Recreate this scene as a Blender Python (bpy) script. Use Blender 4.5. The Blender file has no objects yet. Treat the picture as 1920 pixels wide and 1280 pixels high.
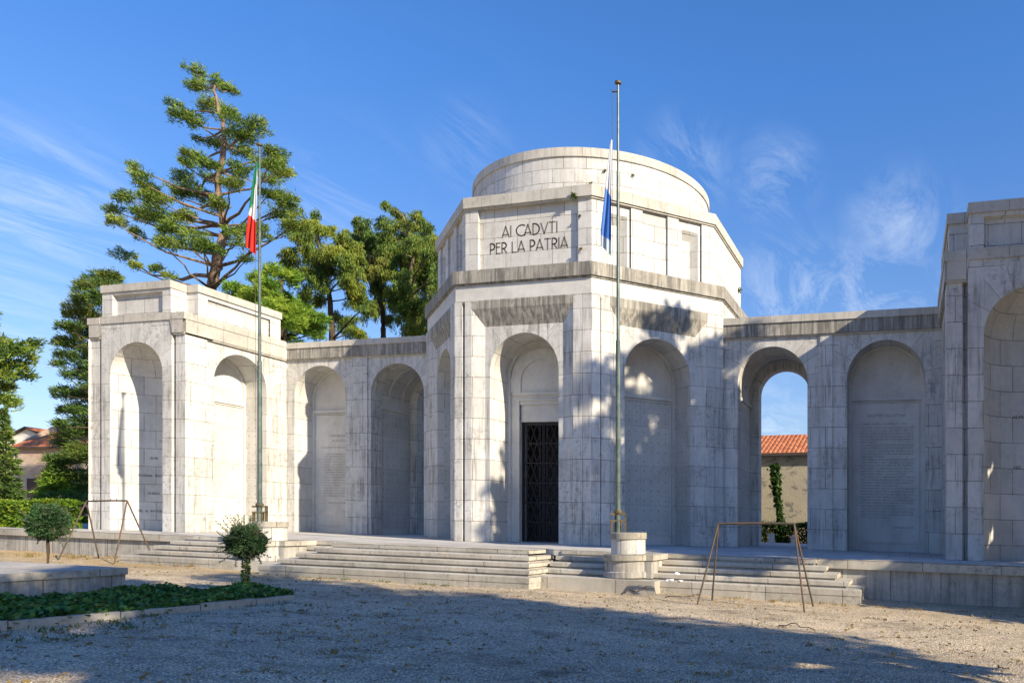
import bpy, math, random
import numpy as np
from mathutils import Vector, Matrix
random.seed(7); rng = np.random.default_rng(11)
PI = math.pi
sc = bpy.context.scene
col = sc.collection

# ------------------------------------------------------------------ court and memorial heights sheared along x to absorb the image skew
def warp_z(x, z):
    xc = np.clip(x, -34, 34)
    return z - 0.027 * xc * (1 - z / 14.5)
def gnom(x):                      # nominal ground level (floor of the terrace = 0)
    return -0.92 - 0.006 * np.clip(x, -34, 34)
def gz(x):                        # ground height after the shear
    return float(warp_z(np.float64(x), gnom(x)))
def fz(x, z=0.0):
    return float(warp_z(np.float64(x), np.float64(z)))

# ------------------------------------------------------------------ helpers
def tag(o, label=None, cat=None, group=None, kind=None):
    if label: o['label'] = label
    if cat: o['category'] = cat
    if group: o['group'] = group
    if kind: o['kind'] = kind
    return o
def empty(name, loc=(0, 0, 0), label=None, cat=None, group=None):
    o = bpy.data.objects.new(name, None); col.objects.link(o); o.location = loc
    o.empty_display_size = 0.3
    return tag(o, label, cat, group)
def copy_tree(o, parent=None):
    c = o.copy(); col.objects.link(c)
    if parent: c.parent = parent
    for ch in list(o.children): copy_tree(ch, c)
    return c

class MB:
    """collects faces with uvs; build() links them as one mesh object"""
    def __init__(s): s.v = []; s.f = []; s.uv = []; s.m = []
    def poly(s, pts, uvs=None, m=0):
        n = len(s.v); s.v += [tuple(p) for p in pts]; s.f.append(tuple(range(n, n + len(pts))))
        s.uv += list(uvs) if uvs else [(0, 0)] * len(pts); s.m.append(m)
    def build(s, name, mats, parent=None, warp=True, smooth=False, merge=False):
        me = bpy.data.meshes.new(name)
        v = np.array(s.v, dtype=float)
        if warp and len(v): v[:, 2] = warp_z(v[:, 0], v[:, 2])
        me.from_pydata(v.tolist(), [], s.f)
        ul = me.uv_layers.new(name='UVMap')
        ul.data.foreach_set('uv', np.array(s.uv, dtype=np.float32).ravel())
        if not isinstance(mats, (list, tuple)): mats = [mats]
        for m in mats: me.materials.append(m)
        me.polygons.foreach_set('material_index', s.m)
        if smooth: me.polygons.foreach_set('use_smooth', [True] * len(s.f))
        me.update()
        o = bpy.data.objects.new(name, me); col.objects.link(o)
        if merge:
            import bmesh
            bm = bmesh.new(); bm.from_mesh(me); bmesh.ops.remove_doubles(bm, verts=bm.verts, dist=1e-4); bm.to_mesh(me); bm.free()
        if parent: o.parent = parent
        return o

class Fr:
    """wall frame: u runs along the wall, d outwards, z up"""
    def __init__(s, ox, oy, deg=0.0, mirror=False):
        a = math.radians(deg); s.o = (ox, oy); s.c = math.cos(a); s.s = math.sin(a); s.mir = mirror
    def P(s, u, d, z):
        return (s.o[0] + s.c * u + s.s * d, s.o[1] + s.s * u - s.c * d, z)
BWD, BRH = 0.95, 0.725
def rect(b, fr, u0, u1, z0, z1, d=0., m=0, uo=0., back=False):
    p = [fr.P(u0, d, z0), fr.P(u1, d, z0), fr.P(u1, d, z1), fr.P(u0, d, z1)]
    t = [(u0 + uo, z0), (u1 + uo, z0), (u1 + uo, z1), (u0 + uo, z1)]
    if back: p.reverse(); t.reverse()
    b.poly(p, t, m)
def side(b, fr, u, d0, d1, z0, z1, m=0, uo=.3):
    """face at constant u; visible from +u side when d0<d1"""
    b.poly([fr.P(u, d1, z0), fr.P(u, d0, z0), fr.P(u, d0, z1), fr.P(u, d1, z1)],
           [(d1 + uo, z0), (d0 + uo, z0), (d0 + uo, z1), (d1 + uo, z1)], m)
def flat(b, fr, u0, u1, d0, d1, z, m=0, up=True):
    p = [fr.P(u0, d1, z), fr.P(u1, d1, z), fr.P(u1, d0, z), fr.P(u0, d0, z)]
    t = [(u0, d1), (u1, d1), (u1, d0), (u0, d0)]
    if not up: p.reverse(); t.reverse()
    b.poly(p, t, m)
def box(b, fr, u0, u1, d0, d1, z0, z1, m=0, uo=0.):
    rect(b, fr, u0, u1, z0, z1, d1, m, uo); rect(b, fr, u0, u1, z0, z1, d0, m, uo, back=True)
    side(b, fr, u1, d0, d1, z0, z1, m); 
    b.poly([fr.P(u0, d0, z0), fr.P(u0, d1, z0), fr.P(u0, d1, z1), fr.P(u0, d0, z1)],
           [(d0, z0), (d1, z0), (d1, z1), (d0, z1)], m)
    flat(b, fr, u0, u1, d0, d1, z1, m); flat(b, fr, u0, u1, d0, d1, z0, m, up=False)
def archwall(b, fr, u0, u1, z0, z1, cu, R, zs, d=0., m=0, ring=.72, sh=0., nv=9):
    rect(b, fr, u0, cu - R, z0, zs, d, m, sh); rect(b, fr, cu + R, u1, z0, zs, d, m, sh)
    H = z1 - zs
    ts = [PI * i / 36 for i in range(37)]
    ts += [math.atan2(H, u1 - cu), math.atan2(H, u0 - cu)]
    ts = sorted(set(round(t, 6) for t in ts))
    def lim(t):
        c, s = math.cos(t), math.sin(t); r = 1e9
        if s > 1e-6: r = min(r, H / s)
        if c > 1e-6: r = min(r, (u1 - cu) / c)
        if c < -1e-6: r = min(r, (u0 - cu) / c)
        return r
    def pt(t, r): return (cu + r * math.cos(t), zs + r * math.sin(t))
    for a, c in zip(ts[:-1], ts[1:]):
        la, lc = lim(a), lim(c); ra, rc = min(R + ring, la), min(R + ring, lc)
        q = [pt(a, R), pt(a, ra), pt(c, rc), pt(c, R)]
        P = [fr.P(x, d, z) for x, z in q]
        k = 12 * BRH
        ua, uc = a / PI * nv * BWD, c / PI * nv * BWD
        uv = [(ua, k + .05), (ua, k + .3), (uc, k + .3), (uc, k + .05)]
        b.poly(P, uv, m)
        if la > ra + 1e-4 or lc > rc + 1e-4:
            q = [pt(a, ra), pt(a, la), pt(c, lc), pt(c, rc)]
            b.poly([fr.P(x, d, z) for x, z in q], [(x + sh, z) for x, z in q], m)
def reveal(b, fr, cu, R, zs, d0, d1, z0=0., m=0, n=32, ms=None):
    """jambs and soffit between depth d0 (front) and d1 (rear, smaller)"""
    ms = m if ms is None else ms
    b.poly([fr.P(cu - R, d0, z0), fr.P(cu - R, d1, z0), fr.P(cu - R, d1, zs), fr.P(cu - R, d0, zs)],
           [(d0 + .3, z0), (d1 + .3, z0), (d1 + .3, zs), (d0 + .3, zs)], m)
    b.poly([fr.P(cu + R, d1, z0), fr.P(cu + R, d0, z0), fr.P(cu + R, d0, zs), fr.P(cu + R, d1, zs)],
           [(d1 + .3, z0), (d0 + .3, z0), (d0 + .3, zs), (d1 + .3, zs)], m)
    for i in range(n):
        a, c = PI * i / n, PI * (i + 1) / n
        pa, pc = (cu + R * math.cos(a), zs + R * math.sin(a)), (cu + R * math.cos(c), zs + R * math.sin(c))
        va, vc = zs + a * R, zs + c * R
        b.poly([fr.P(pa[0], d1, pa[1]), fr.P(pa[0], d0, pa[1]), fr.P(pc[0], d0, pc[1]), fr.P(pc[0], d1, pc[1])],
               [(d1 + .3, va), (d0 + .3, va), (d0 + .3, vc), (d1 + .3, vc)], ms)
def ringface(b, fr, cu, R0, R1, zs, d, m=0, n=32, z0=None):
    """flat half ring (and legs down to z0) facing outwards"""
    for i in range(n):
        a, c = PI * i / n, PI * (i + 1) / n
        q = [(cu + r * math.cos(t), zs + r * math.sin(t)) for r, t in ((R0, a), (R1, a), (R1, c), (R0, c))]
        b.poly([fr.P(x, d, z) for x, z in q], [(t * .9, 12 * BRH + .2) for t in (a, a, c, c)], m)
    if z0 is not None:
        rect(b, fr, cu - R1, cu - R0, z0, zs, d, m); rect(b, fr, cu + R0, cu + R1, z0, zs, d, m)
def disc(b, fr, cu, R, zs, d, m=0, n=32, uvc=None):
    for i in range(n):
        a, c = PI * i / n, PI * (i + 1) / n
        q = [(cu, zs), (cu + R * math.cos(a), zs + R * math.sin(a)), (cu + R * math.cos(c), zs + R * math.sin(c))]
        b.poly([fr.P(x, d, z) for x, z in q], q, m)
def lathe(prof, n=48, center=(0, 0), b=None, m=0, uvs=1.0, a0=0., a1=2 * PI):
    b = b or MB(); cx, cy = center
    for i in range(n):
        a, c = a0 + (a1 - a0) * i / n, a0 + (a1 - a0) * (i + 1) / n
        for (r0, z0), (r1, z1) in zip(prof[:-1], prof[1:]):
            P = [(cx + r0 * math.cos(a), cy + r0 * math.sin(a), z0), (cx + r0 * math.cos(c), cy + r0 * math.sin(c), z0),
                 (cx + r1 * math.cos(c), cy + r1 * math.sin(c), z1), (cx + r1 * math.cos(a), cy + r1 * math.sin(a), z1)]
            rr = max(r0, r1); h = (z0, z1) if abs(z1 - z0) > 1e-6 else (r0, r1)
            U = [(rr * a * uvs, h[0] * uvs), (rr * c * uvs, h[0] * uvs), (rr * c * uvs, h[1] * uvs), (rr * a * uvs, h[1] * uvs)]
            if r0 < 1e-6: P = [P[0], P[2], P[3]]; U = [U[0], U[2], U[3]]
            elif r1 < 1e-6: P = P[:3]; U = U[:3]
            b.poly(P, U, m)
    return b
def tube(b, pts, radii, n=8, m=0, cap=True):
    pts = [Vector(p) for p in pts]; rings = []
    if not hasattr(radii, '__len__'): radii = [radii] * len(pts)
    for i, p in enumerate(pts):
        t = (pts[min(i + 1, len(pts) - 1)] - pts[max(i - 1, 0)]).normalized()
        a = t.cross(Vector((0, 0, 1)));  a = Vector((1, 0, 0)) if a.length < 1e-3 else a.normalized()
        c = t.cross(a).normalized()
        rings.append([p + (a * math.cos(2 * PI * k / n) + c * math.sin(2 * PI * k / n)) * radii[i] for k in range(n)])
    L = 0.
    for i in range(len(pts) - 1):
        l2 = L + (pts[i + 1] - pts[i]).length
        for k in range(n):
            k2 = (k + 1) % n
            b.poly([rings[i][k], rings[i][k2], rings[i + 1][k2], rings[i + 1][k]],
                   [(k / n, L), ((k + 1) / n, L), ((k + 1) / n, l2), (k / n, l2)], m)
        L = l2
    if cap:
        b.poly(list(reversed(rings[0])), None, m); b.poly(rings[-1], None, m)

# ------------------------------------------------------------------ node material helpers
class NT:
    def __init__(s, name):
        s.mat = bpy.data.materials.new(name); s.mat.use_nodes = True; s.nt = s.mat.node_tree
        s.bsdf = s.nt.nodes['Principled BSDF']; s.out = s.nt.nodes['Material Output']
    def n(s, typ, **kw):
        nd = s.nt.nodes.new(typ)
        for k, v in kw.items():
            if k in ('inp',):
                for kk, vv in v.items():
                    if hasattr(vv, 'is_linked') or isinstance(vv, bpy.types.NodeSocket): s.nt.links.new(vv, nd.inputs[kk])
                    else: nd.inputs[kk].default_value = vv
            else: setattr(nd, k, v)
        return nd
    def link(s, a, b): s.nt.links.new(a, b)
    def noise(s, vec, scale, detail=4, rough=.55, dist=0.):
        return s.n('ShaderNodeTexNoise', inp={'Vector': vec, 'Scale': scale, 'Detail': detail, 'Roughness': rough, 'Distortion': dist}).outputs['Fac']
    def ramp(s, fac, stops):
        r = s.n('ShaderNodeValToRGB', inp={'Fac': fac}); e = r.color_ramp.elements
        while len(e) < len(stops): e.new(.5)
        for el, (p, c) in zip(e, stops):
            el.position = p; el.color = (c, c, c, 1) if not hasattr(c, '__len__') else (*c, 1)
        return r.outputs['Color']
    def mix(s, fac, a, b, mode='MIX'):
        nd = s.n('ShaderNodeMix', data_type='RGBA', blend_type=mode)
        for k, v in ((0, fac), (6, a), (7, b)):
            if isinstance(v, bpy.types.NodeSocket): s.link(v, nd.inputs[k])
            else: nd.inputs[k].default_value = (*v, 1) if hasattr(v, '__len__') and len(v) == 3 else v
        return nd.outputs[2]
    def math(s, op, a, b=0., c=None):
        nd = s.n('ShaderNodeMath', operation=op)
        for k, v in ((0, a), (1, b), (2, c)):
            if v is None: continue
            if isinstance(v, bpy.types.NodeSocket): s.link(v, nd.inputs[k])
            else: nd.inputs[k].default_value = v
        return nd.outputs[0]
    def mapping(s, vec, scale=(1, 1, 1), loc=(0, 0, 0), rot=(0, 0, 0)):
        return s.n('ShaderNodeMapping', inp={'Vector': vec, 'Scale': scale, 'Location': loc, 'Rotation': rot}).outputs[0]
    def pos(s): return s.n('ShaderNodeNewGeometry').outputs['Position']
    def uv(s): return s.n('ShaderNodeTexCoord').outputs['UV']
    def fin(s, color, rough=.8, bump=None, bstr=.3, bdist=.02, spec=.3, metal=0.):
        i = s.bsdf.inputs
        for k, v in (('Base Color', color), ('Roughness', rough), ('Metallic', metal), ('Specular IOR Level', spec)):
            if isinstance(v, bpy.types.NodeSocket): s.link(v, i[k])
            else: i[k].default_value = (*v, 1) if hasattr(v, '__len__') and len(v) == 3 else v
        if bump is not None:
            bn = s.n('ShaderNodeBump', inp={'Height': bump, 'Strength': bstr, 'Distance': bdist}); s.link(bn.outputs[0], i['Normal'])
        return s.mat

def stone(name, base=(.635, .618, .575), base2=(.535, .52, .475), joints=True, bw=BWD, rh=BRH, mortar=.009, stain=.7, streak=.7, warm=.22, off=.5, kind=None, vertj=True, speck=.0, sthr=(.47, .64)):
    t = NT(name); uv = t.uv(); pos = t.pos()
    big = t.noise(pos, .55, 5, .6); med = t.noise(pos, 3.2, 6, .65); fine = t.noise(pos, 38, 4, .6)
    colr = t.mix(t.ramp(big, [(.35, 0), (.68, 1)]), base, base2)
    colr = t.mix(t.math('MULTIPLY', t.ramp(t.noise(pos, 1.7, 5, .6, .6), [(.5, 0), (.75, 1)]), warm), colr, (.56, .46, .33))
    hgt = None
    if joints:
        br = t.n('ShaderNodeTexBrick', inp={'Vector': uv, 'Color1': (0, 0, 0, 1), 'Color2': (1, 1, 1, 1), 'Mortar': (0.5, .5, .5, 1), 'Scale': 1.0,
                 'Mortar Size': mortar, 'Mortar Smooth': .15, 'Bias': 0., 'Brick Width': bw, 'Row Height': rh})
        br.offset = off; br.offset_frequency = 2
        tone = t.mix(br.outputs['Color'], (.87, .865, .86), (1.05, 1.05, 1.05))
        colr = t.mix(.85, colr, tone, 'MULTIPLY')
        fade = t.math('ADD', .5, t.math('MULTIPLY', t.ramp(t.noise(pos, 2.2, 3), [(.35, 0), (.6, 1)]), .5))
        colr = t.mix(t.math('MULTIPLY', br.outputs['Fac'], fade), colr, (.10, .085, .065))
        hgt = t.math('SUBTRACT', 1.0, br.outputs['Fac'])
    # uneven ageing of the slabs
    colr = t.mix(.9, colr, t.ramp(t.noise(pos, 1.15, 7, .7, .3), [(.30, .80), (.52, 1.0), (.75, 1.05)]), 'MULTIPLY')
    # fine mottling
    colr = t.mix(.6, colr, t.ramp(fine, [(.3, .86), (.7, 1.06)]), 'MULTIPLY')
    # vertical run-off streaks with their own shapes
    st = t.noise(t.mapping(pos, (7.5, 7.5, .5)), 1.0, 7, .68, .3)
    st2 = t.noise(pos, .8, 3, .5)
    sm = t.math('MULTIPLY', t.ramp(st, [(sthr[0], 0), (sthr[1], 1)]), t.ramp(st2, [(.36 - (.47 - sthr[0]) * 2, 0), (.58 - (.47 - sthr[0]) * 2, 1)]))
    colr = t.mix(t.math('MULTIPLY', sm, streak), colr, (.15, .14, .12))
    # lichen and soot blotches
    bl = t.math('MULTIPLY', t.ramp(t.noise(pos, 6.5, 9, .78, .4), [(.50, 0), (.66, 1)]), t.ramp(t.noise(pos, .9, 5, .6), [(.42, 0), (.58, 1)]))
    colr = t.mix(t.math('MULTIPLY', bl, stain), colr, (.13, .125, .105))
    b = t.math('ADD', t.math('MULTIPLY', fine, .12), t.math('MULTIPLY', med, .3))
    if hgt is not None: b = t.math('ADD', b, t.math('MULTIPLY', hgt, 1.0))
    if kind == 'names':
        sp = t.n('ShaderNodeSeparateXYZ', inp={0: uv})
        fx = t.math('SUBTRACT', t.math('FRACT', t.math('DIVIDE', sp.outputs[0], .30)), .5)
        fy = t.math('SUBTRACT', t.math('FRACT', t.math('DIVIDE', sp.outputs[1], .36)), .5)
        d = t.math('SQRT', t.math('ADD', t.math('POWER', t.math('MULTIPLY', fx, .30), 2.), t.math('POWER', t.math('MULTIPLY', fy, .36), 2.)))
        dot = t.math('LESS_THAN', d, .021)
        # rows of small engraved names between the studs
        ln = t.math('SUBTRACT', t.math('FRACT', t.math('DIVIDE', sp.outputs[1], .045)), .5)
        row = t.math('LESS_THAN', t.math('ABSOLUTE', ln), .24)
        gl = t.noise(t.mapping(uv, (60, 22.2, 1)), 1.0, 1, .5)
        wd = t.noise(t.mapping(uv, (6, 22.2, 1)), 1.0, 0, .5)
        glm = t.math('MULTIPLY', row, t.math('MULTIPLY', t.ramp(gl, [(.46, 0), (.56, 1)]), t.ramp(wd, [(.42, 0), (.5, 1)])))
        colr = t.mix(t.math('MULTIPLY', glm, .38), colr, (.28, .27, .24))
        colr = t.mix(t.math('MULTIPLY', dot, .85), colr, (.07, .065, .05))
    return t.fin(colr, .78, b, .55, .012, spec=.28)

M = {}
M['stone'] = stone('white_ashlar')
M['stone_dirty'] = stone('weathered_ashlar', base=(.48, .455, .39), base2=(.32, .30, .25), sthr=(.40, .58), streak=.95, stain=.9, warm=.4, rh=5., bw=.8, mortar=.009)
M['cap'] = stone('coping_stone', base=(.56, .525, .455), base2=(.46, .43, .36), streak=.35, stain=.5, warm=.35, rh=5., bw=1.15, mortar=.007)
M['plain'] = stone('plain_slab', joints=False, streak=.12, stain=.15, warm=.12)
M['names'] = stone('name_slab', joints=True, bw=9, rh=1.45, mortar=.004, streak=.1, stain=.12, warm=.08, kind='names')
M['drum'] = stone('drum_ashlar', rh=.5, bw=.82, warm=.3, stain=.35, streak=.28)
M['attic'] = stone('attic_ashlar', rh=.57, bw=.9, warm=.22, stain=.22, streak=.2)
M['step'] = stone('step_stone', base=(.50, .465, .39), base2=(.34, .315, .26), rh=5., bw=1.9, mortar=.012, streak=.3, stain=.8, warm=.4)
M['wallbase'] = stone('retaining_stone', base=(.50, .48, .43), base2=(.34, .32, .28), sthr=(.42, .60), rh=6., bw=1.25, mortar=.012, streak=.6, stain=.7, warm=.3)
M['paving'] = stone('paving_stone', base=(.52, .50, .45), base2=(.44, .42, .37), rh=.9, bw=1.3, mortar=.012, stain=.7, streak=.2, warm=.4)
M['niche'] = stone('niche_ashlar', rh=BRH, bw=.82, streak=.15, stain=.2, warm=.12)

def simple(name, c, rough=.6, metal=0., var=.15, scale=8., bstr=.2, spec=.4, rust=None):
    t = NT(name); pos = t.pos(); n = t.noise(pos, scale, 5, .6)
    cc = t.mix(1., c, t.ramp(n, [(.3, 1 - var), (.7, 1 + var)]), 'MULTIPLY')
    if rust: cc = t.mix(t.ramp(t.noise(pos, 3., 5, .7), [(.45, 0), (.6, 1)]), cc, rust)
    return t.fin(cc, rough, n, bstr, .01, spec=spec, metal=metal)
M['iron'] = simple('black_iron', (.022, .021, .024), .5, .3)
M['pole'] = simple('green_grey_paint', (.075, .105, .095), .45, .2, .2, 6., rust=(.12, .15, .13))
M['fitting'] = simple('weathered_olive_iron', (.075, .075, .05), .6, .3, .3, 12., rust=(.16, .11, .045))
M['rust'] = simple('rusty_tube', (.085, .07, .055), .8, .2, .35, 14., rust=(.14, .08, .045))
M['letters'] = simple('engraved_dark', (.15, .135, .11), .9, 0, .2, 20)
M['letters_soft'] = simple('engraved_grey', (.19, .18, .155), .9, 0, .2, 20)
M['black_letters'] = simple('bronze_letters', (.02, .02, .02), .6, .2)
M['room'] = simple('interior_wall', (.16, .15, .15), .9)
M['paper'] = simple('crumpled_paper', (.78, .77, .74), .8)
M['litter'] = simple('rotted_litter', (.12, .085, .055), .95, 0, .4, 20)
M['stick'] = simple('dead_branch', (.05, .035, .028), .9, 0, .4, 20)

def bark(name, a, b2, sc_=3.):
    t = NT(name); pos = t.pos(); n = t.noise(t.mapping(pos, (sc_ * 3, sc_ * 3, sc_ * .5)), 1., 6, .7, .5)
    return t.fin(t.mix(t.ramp(n, [(.35, 0), (.65, 1)]), a, b2), .9, n, .8, .05, spec=.1)
M['bark_tan'] = bark('cedar_bark', (.09, .06, .042), (.30, .215, .15), 1.2)
M['bark_dark'] = bark('dark_bark', (.035, .026, .02), (.12, .088, .06), 1.4)

def leaf(name, dark, light, tip=None, clump=.45, trans=.35):
    t = NT(name); pos = t.pos(); g = t.n('ShaderNodeNewGeometry')
    r = g.outputs['Random Per Island']
    c = t.mix(r, dark, light)
    if tip: c = t.mix(t.math('MULTIPLY', t.ramp(t.noise(pos, clump, 3, .6), [(.48, 0), (.66, 1)]), .6), c, tip)
    c = t.mix(.6, c, t.ramp(t.noise(pos, 2.2, 2), [(.3, .7), (.7, 1.25)]), 'MULTIPLY')
    i = t.bsdf.inputs; t.link(c, i['Base Color']); i['Roughness'].default_value = .55; i['Specular IOR Level'].default_value = .25
    tr = t.n('ShaderNodeBsdfTranslucent', inp={'Color': c}); mx = t.n('ShaderNodeMixShader', inp={0: trans})
    t.link(t.bsdf.outputs[0], mx.inputs[1]); t.link(tr.outputs[0], mx.inputs[2]); t.link(mx.outputs[0], t.out.inputs['Surface'])
    return t.mat
M['leaf_cedar'] = leaf('cedar_needles', (.020, .062, .018), (.24, .35, .048), (.36, .40, .06), trans=.28)
M['leaf_deodar'] = leaf('deodar_needles', (.014, .046, .016), (.20, .29, .04), (.38, .39, .04), trans=.28)
M['leaf_bright'] = leaf('bright_cypress_foliage', (.05, .14, .015), (.30, .46, .045), (.42, .48, .045), trans=.28)
M['leaf_pine'] = leaf('pine_needles', (.015, .045, .017), (.16, .26, .04), (.34, .31, .05), trans=.28)
M['leaf_spruce'] = leaf('spruce_needles', (.025, .07, .022), (.17, .27, .055), (.24, .32, .06), trans=.28)
M['leaf_topiary'] = leaf('topiary_leaves', (.012, .05, .02), (.11, .21, .075), (.16, .14, .09), clump=3.)
M['leaf_hedge'] = leaf('hedge_leaves', (.05, .12, .01), (.2, .3, .025), (.27, .32, .02), clump=1.5)
M['leaf_darkhedge'] = leaf('shade_toned_leaves', (.015, .04, .01), (.06, .12, .02))  # darker leaf copy: shade behind the arch is put into the colour
M['leaf_ivy'] = leaf('ivy_leaves', (.014, .06, .016), (.11, .25, .045), (.2, .24, .05), clump=3., trans=.2)
M['leaf_broad'] = leaf('broad_leaves', (.035, .08, .015), (.1, .17, .03))
M['straw'] = leaf('dry_grass', (.16, .11, .04), (.36, .26, .09))
M['weed'] = leaf('weed_leaves', (.04, .09, .02), (.13, .16, .04))

# gravel
t = NT('gravel'); pos = t.pos()
v1 = t.n('ShaderNodeTexVoronoi', inp={'Vector': pos, 'Scale': 34.}); v2 = t.n('ShaderNodeTexVoronoi', inp={'Vector': pos, 'Scale': 75.})
cg = t.mix(v1.outputs['Color'], (.22, .21, .195), (.52, .50, .455)); cg2 = t.mix(v2.outputs['Color'], (.26, .25, .23), (.58, .55, .49))
sep = t.n('ShaderNodeSeparateXYZ', inp={0: v1.outputs['Color']}); sep2 = t.n('ShaderNodeSeparateXYZ', inp={0: v2.outputs['Color']})
g1 = t.ramp(sep.outputs[0], [(0, .22), (1, .98)]); g2 = t.ramp(sep2.outputs[1], [(0, .24), (1, 1.0)])
cg = t.mix(.5, g1, g2); cg = t.mix(1., cg, (1.24, .99, .64), 'MULTIPLY')
cg = t.mix(t.ramp(v1.outputs['Distance'], [(.28, 0), (.62, .75)]), cg, (.17, .15, .12))
wide = t.noise(pos, .45, 6, .65, .5); cg = t.mix(.7, cg, t.ramp(t.noise(t.mapping(pos, (.22, 1.1, 1), rot=(0, 0, .35)), 1.2, 5, .6, .6), [(.35, .80), (.6, 1.1)]), 'MULTIPLY')
cg = t.mix(.8, cg, t.ramp(wide, [(.34, .70), (.62, 1.12)]), 'MULTIPLY')
soil = t.math('MAXIMUM', t.ramp(t.noise(t.mapping(pos, (1, 1.6, 1)), 1.1, 8, .74, .5), [(.54, 0), (.66, 1)]), t.ramp(t.noise(t.mapping(pos, (1.4, 2., 1)), 6., 6, .75, .5), [(.60, 0), (.70, .8)])); cg = t.mix(t.math('MULTIPLY', soil, .75), cg, (.16, .12, .075))
spz = t.n('ShaderNodeSeparateXYZ', inp={0: pos})
# dry moss and needle litter lies along the foot of the steps
near = t.n('ShaderNodeMapRange', inp={'Value': spz.outputs[1], 'From Min': -15.0, 'From Max': -11.2, 'To Min': 0., 'To Max': 1.}); 
leftb = t.n('ShaderNodeMapRange', inp={'Value': spz.outputs[0], 'From Min': 4.0, 'From Max': -3.0, 'To Min': .35, 'To Max': 1.})
ml = t.math('MULTIPLY', t.math('MULTIPLY', near.outputs[0], leftb.outputs[0]), t.ramp(t.noise(pos, 2.1, 7, .72, .3), [(.36, 0), (.58, 1)]))
cg = t.mix(t.math('MULTIPLY', ml, .8), cg, t.mix(t.noise(pos, 12, 3), (.34, .20, .04), (.50, .36, .14)))
M['gravel'] = t.fin(cg, .95, t.math('ADD', t.math('MULTIPLY', t.math('SUBTRACT', 1., v1.outputs['Distance']), 1.), t.math('MULTIPLY', v2.outputs['Distance'], -.4)), .9, .03, spec=.15)
t = NT('lawn'); pos = t.pos(); M['lawn'] = t.fin(t.mix(t.noise(pos, 3, 6, .7), (.03, .07, .012), (.12, .18, .035)), .9, t.noise(pos, 30, 3), .6, .05)
t = NT('clay_tiles'); uv = t.uv()
br = t.n('ShaderNodeTexBrick', inp={'Vector': uv, 'Color1': (0, 0, 0, 1), 'Color2': (1, 1, 1, 1), 'Mortar': (.2, .2, .2, 1), 'Scale': 1., 'Mortar Size': .025, 'Brick Width': .24, 'Row Height': .33, 'Mortar Smooth': .5})
sx = t.n('ShaderNodeSeparateXYZ', inp={0: uv}); wv = t.math('ABSOLUTE', t.math('SINE', t.math('MULTIPLY', sx.outputs[0], PI / .24)))
ct = t.mix(br.outputs['Color'], (.40, .115, .045), (.62, .23, .09)); ct = t.mix(t.ramp(t.noise(t.pos(), 1.5, 5, .7), [(.5, 0), (.72, .6)]), ct, (.22, .10, .06))
ct = t.mix(t.math('MULTIPLY', br.outputs['Fac'], .7), ct, (.12, .05, .03))
M['tiles'] = t.fin(ct, .85, t.math('ADD', wv, t.math('MULTIPLY', br.outputs['Fac'], -.5)), .8, .05, spec=.15)
t = NT('old_brick'); uv = t.uv()
br = t.n('ShaderNodeTexBrick', inp={'Vector': uv, 'Color1': (.32, .15, .09, 1), 'Color2': (.42, .24, .16, 1), 'Mortar': (.40, .35, .28, 1), 'Scale': 1., 'Mortar Size': .02, 'Brick Width': .26, 'Row Height': .09})
cb = t.mix(t.ramp(t.noise(t.pos(), .5, 4, .6), [(.4, 0), (.6, .8)]), br.outputs['Color'], (.46, .40, .30)); M['brick'] = t.fin(cb, .9, br.outputs['Fac'], .3, .01)
t = NT('old_render'); pos = t.pos()
cr = t.mix(t.noise(pos, .8, 6, .7), (.42, .37, .27), (.30, .27, .20)); cr = t.mix(t.ramp(t.noise(t.mapping(pos, (1, 1, 2.2)), 1.2, 8, .75, .3), [(.54, 0), (.60, 1)]), cr, (.17, .16, .135))
M['render'] = t.fin(cr, .92, t.noise(pos, 9, 6, .7), .6, .04, spec=.15)
M['plaster'] = simple('pale_plaster', (.62, .59, .52), .9, 0, .1, 2)
M['eave'] = simple('dark_eave', (.06, .045, .035), .8)

# ------------------------------------------------------------------ WAR MEMORIAL
mem = empty('war_memorial', (0, 0, 0), 'white stone war memorial with domed central rotunda, arched wings and corner pavilions', 'monument')
ZW, ZC = 8.37, 9.53
A_OCT = 6.25; HL = 2.56                      # apothem and half side of the rotunda
def octfr(k, ap): # facet k: 0 front, 1 right-front ...
    a = math.radians(45 * k); return Fr(ap * math.sin(a), -ap * math.cos(a), 45 * k)
# the plan fitted to image points is almost a regular octagon of apothem 6.2
rot = MB(); nm = MB(); dirty = MB()
S, D_, PL = 0, 1, 2
tanq = math.tan(PI / 8)
def slab(b, ap0, ap1, z0, z1, m=0, sides=range(8), ro=None):
    """octagonal band between z0 and z1 at apothem ap1, closed to ap0 above and below"""
    for k in sides:
        f1 = octfr(k, ap1); h = ap1 * tanq; rect(b, f1, -h, h, z0, z1, 0, m, uo=k * .37)
        h0 = ap0 * tanq; f0 = octfr(k, ap0); d = ap1 - ap0
        for z, up in ((z1, True), (z0, False)):
            p = [f0.P(-h, d, z), f0.P(h, d, z), f0.P(h0, 0, z), f0.P(-h0, 0, z)]; t_ = [(-h, d), (h, d), (h0, 0), (-h0, 0)]
            if not up: p.reverse(); t_.reverse()
            b.poly(p, t_, m)
A0 = 6.12
HF = A0 * tanq                                # 2.535
NR, NZS, NDEP = 1.31, 6.0, 1.32               # niche radius, springing, depth
namepanels = []
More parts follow.
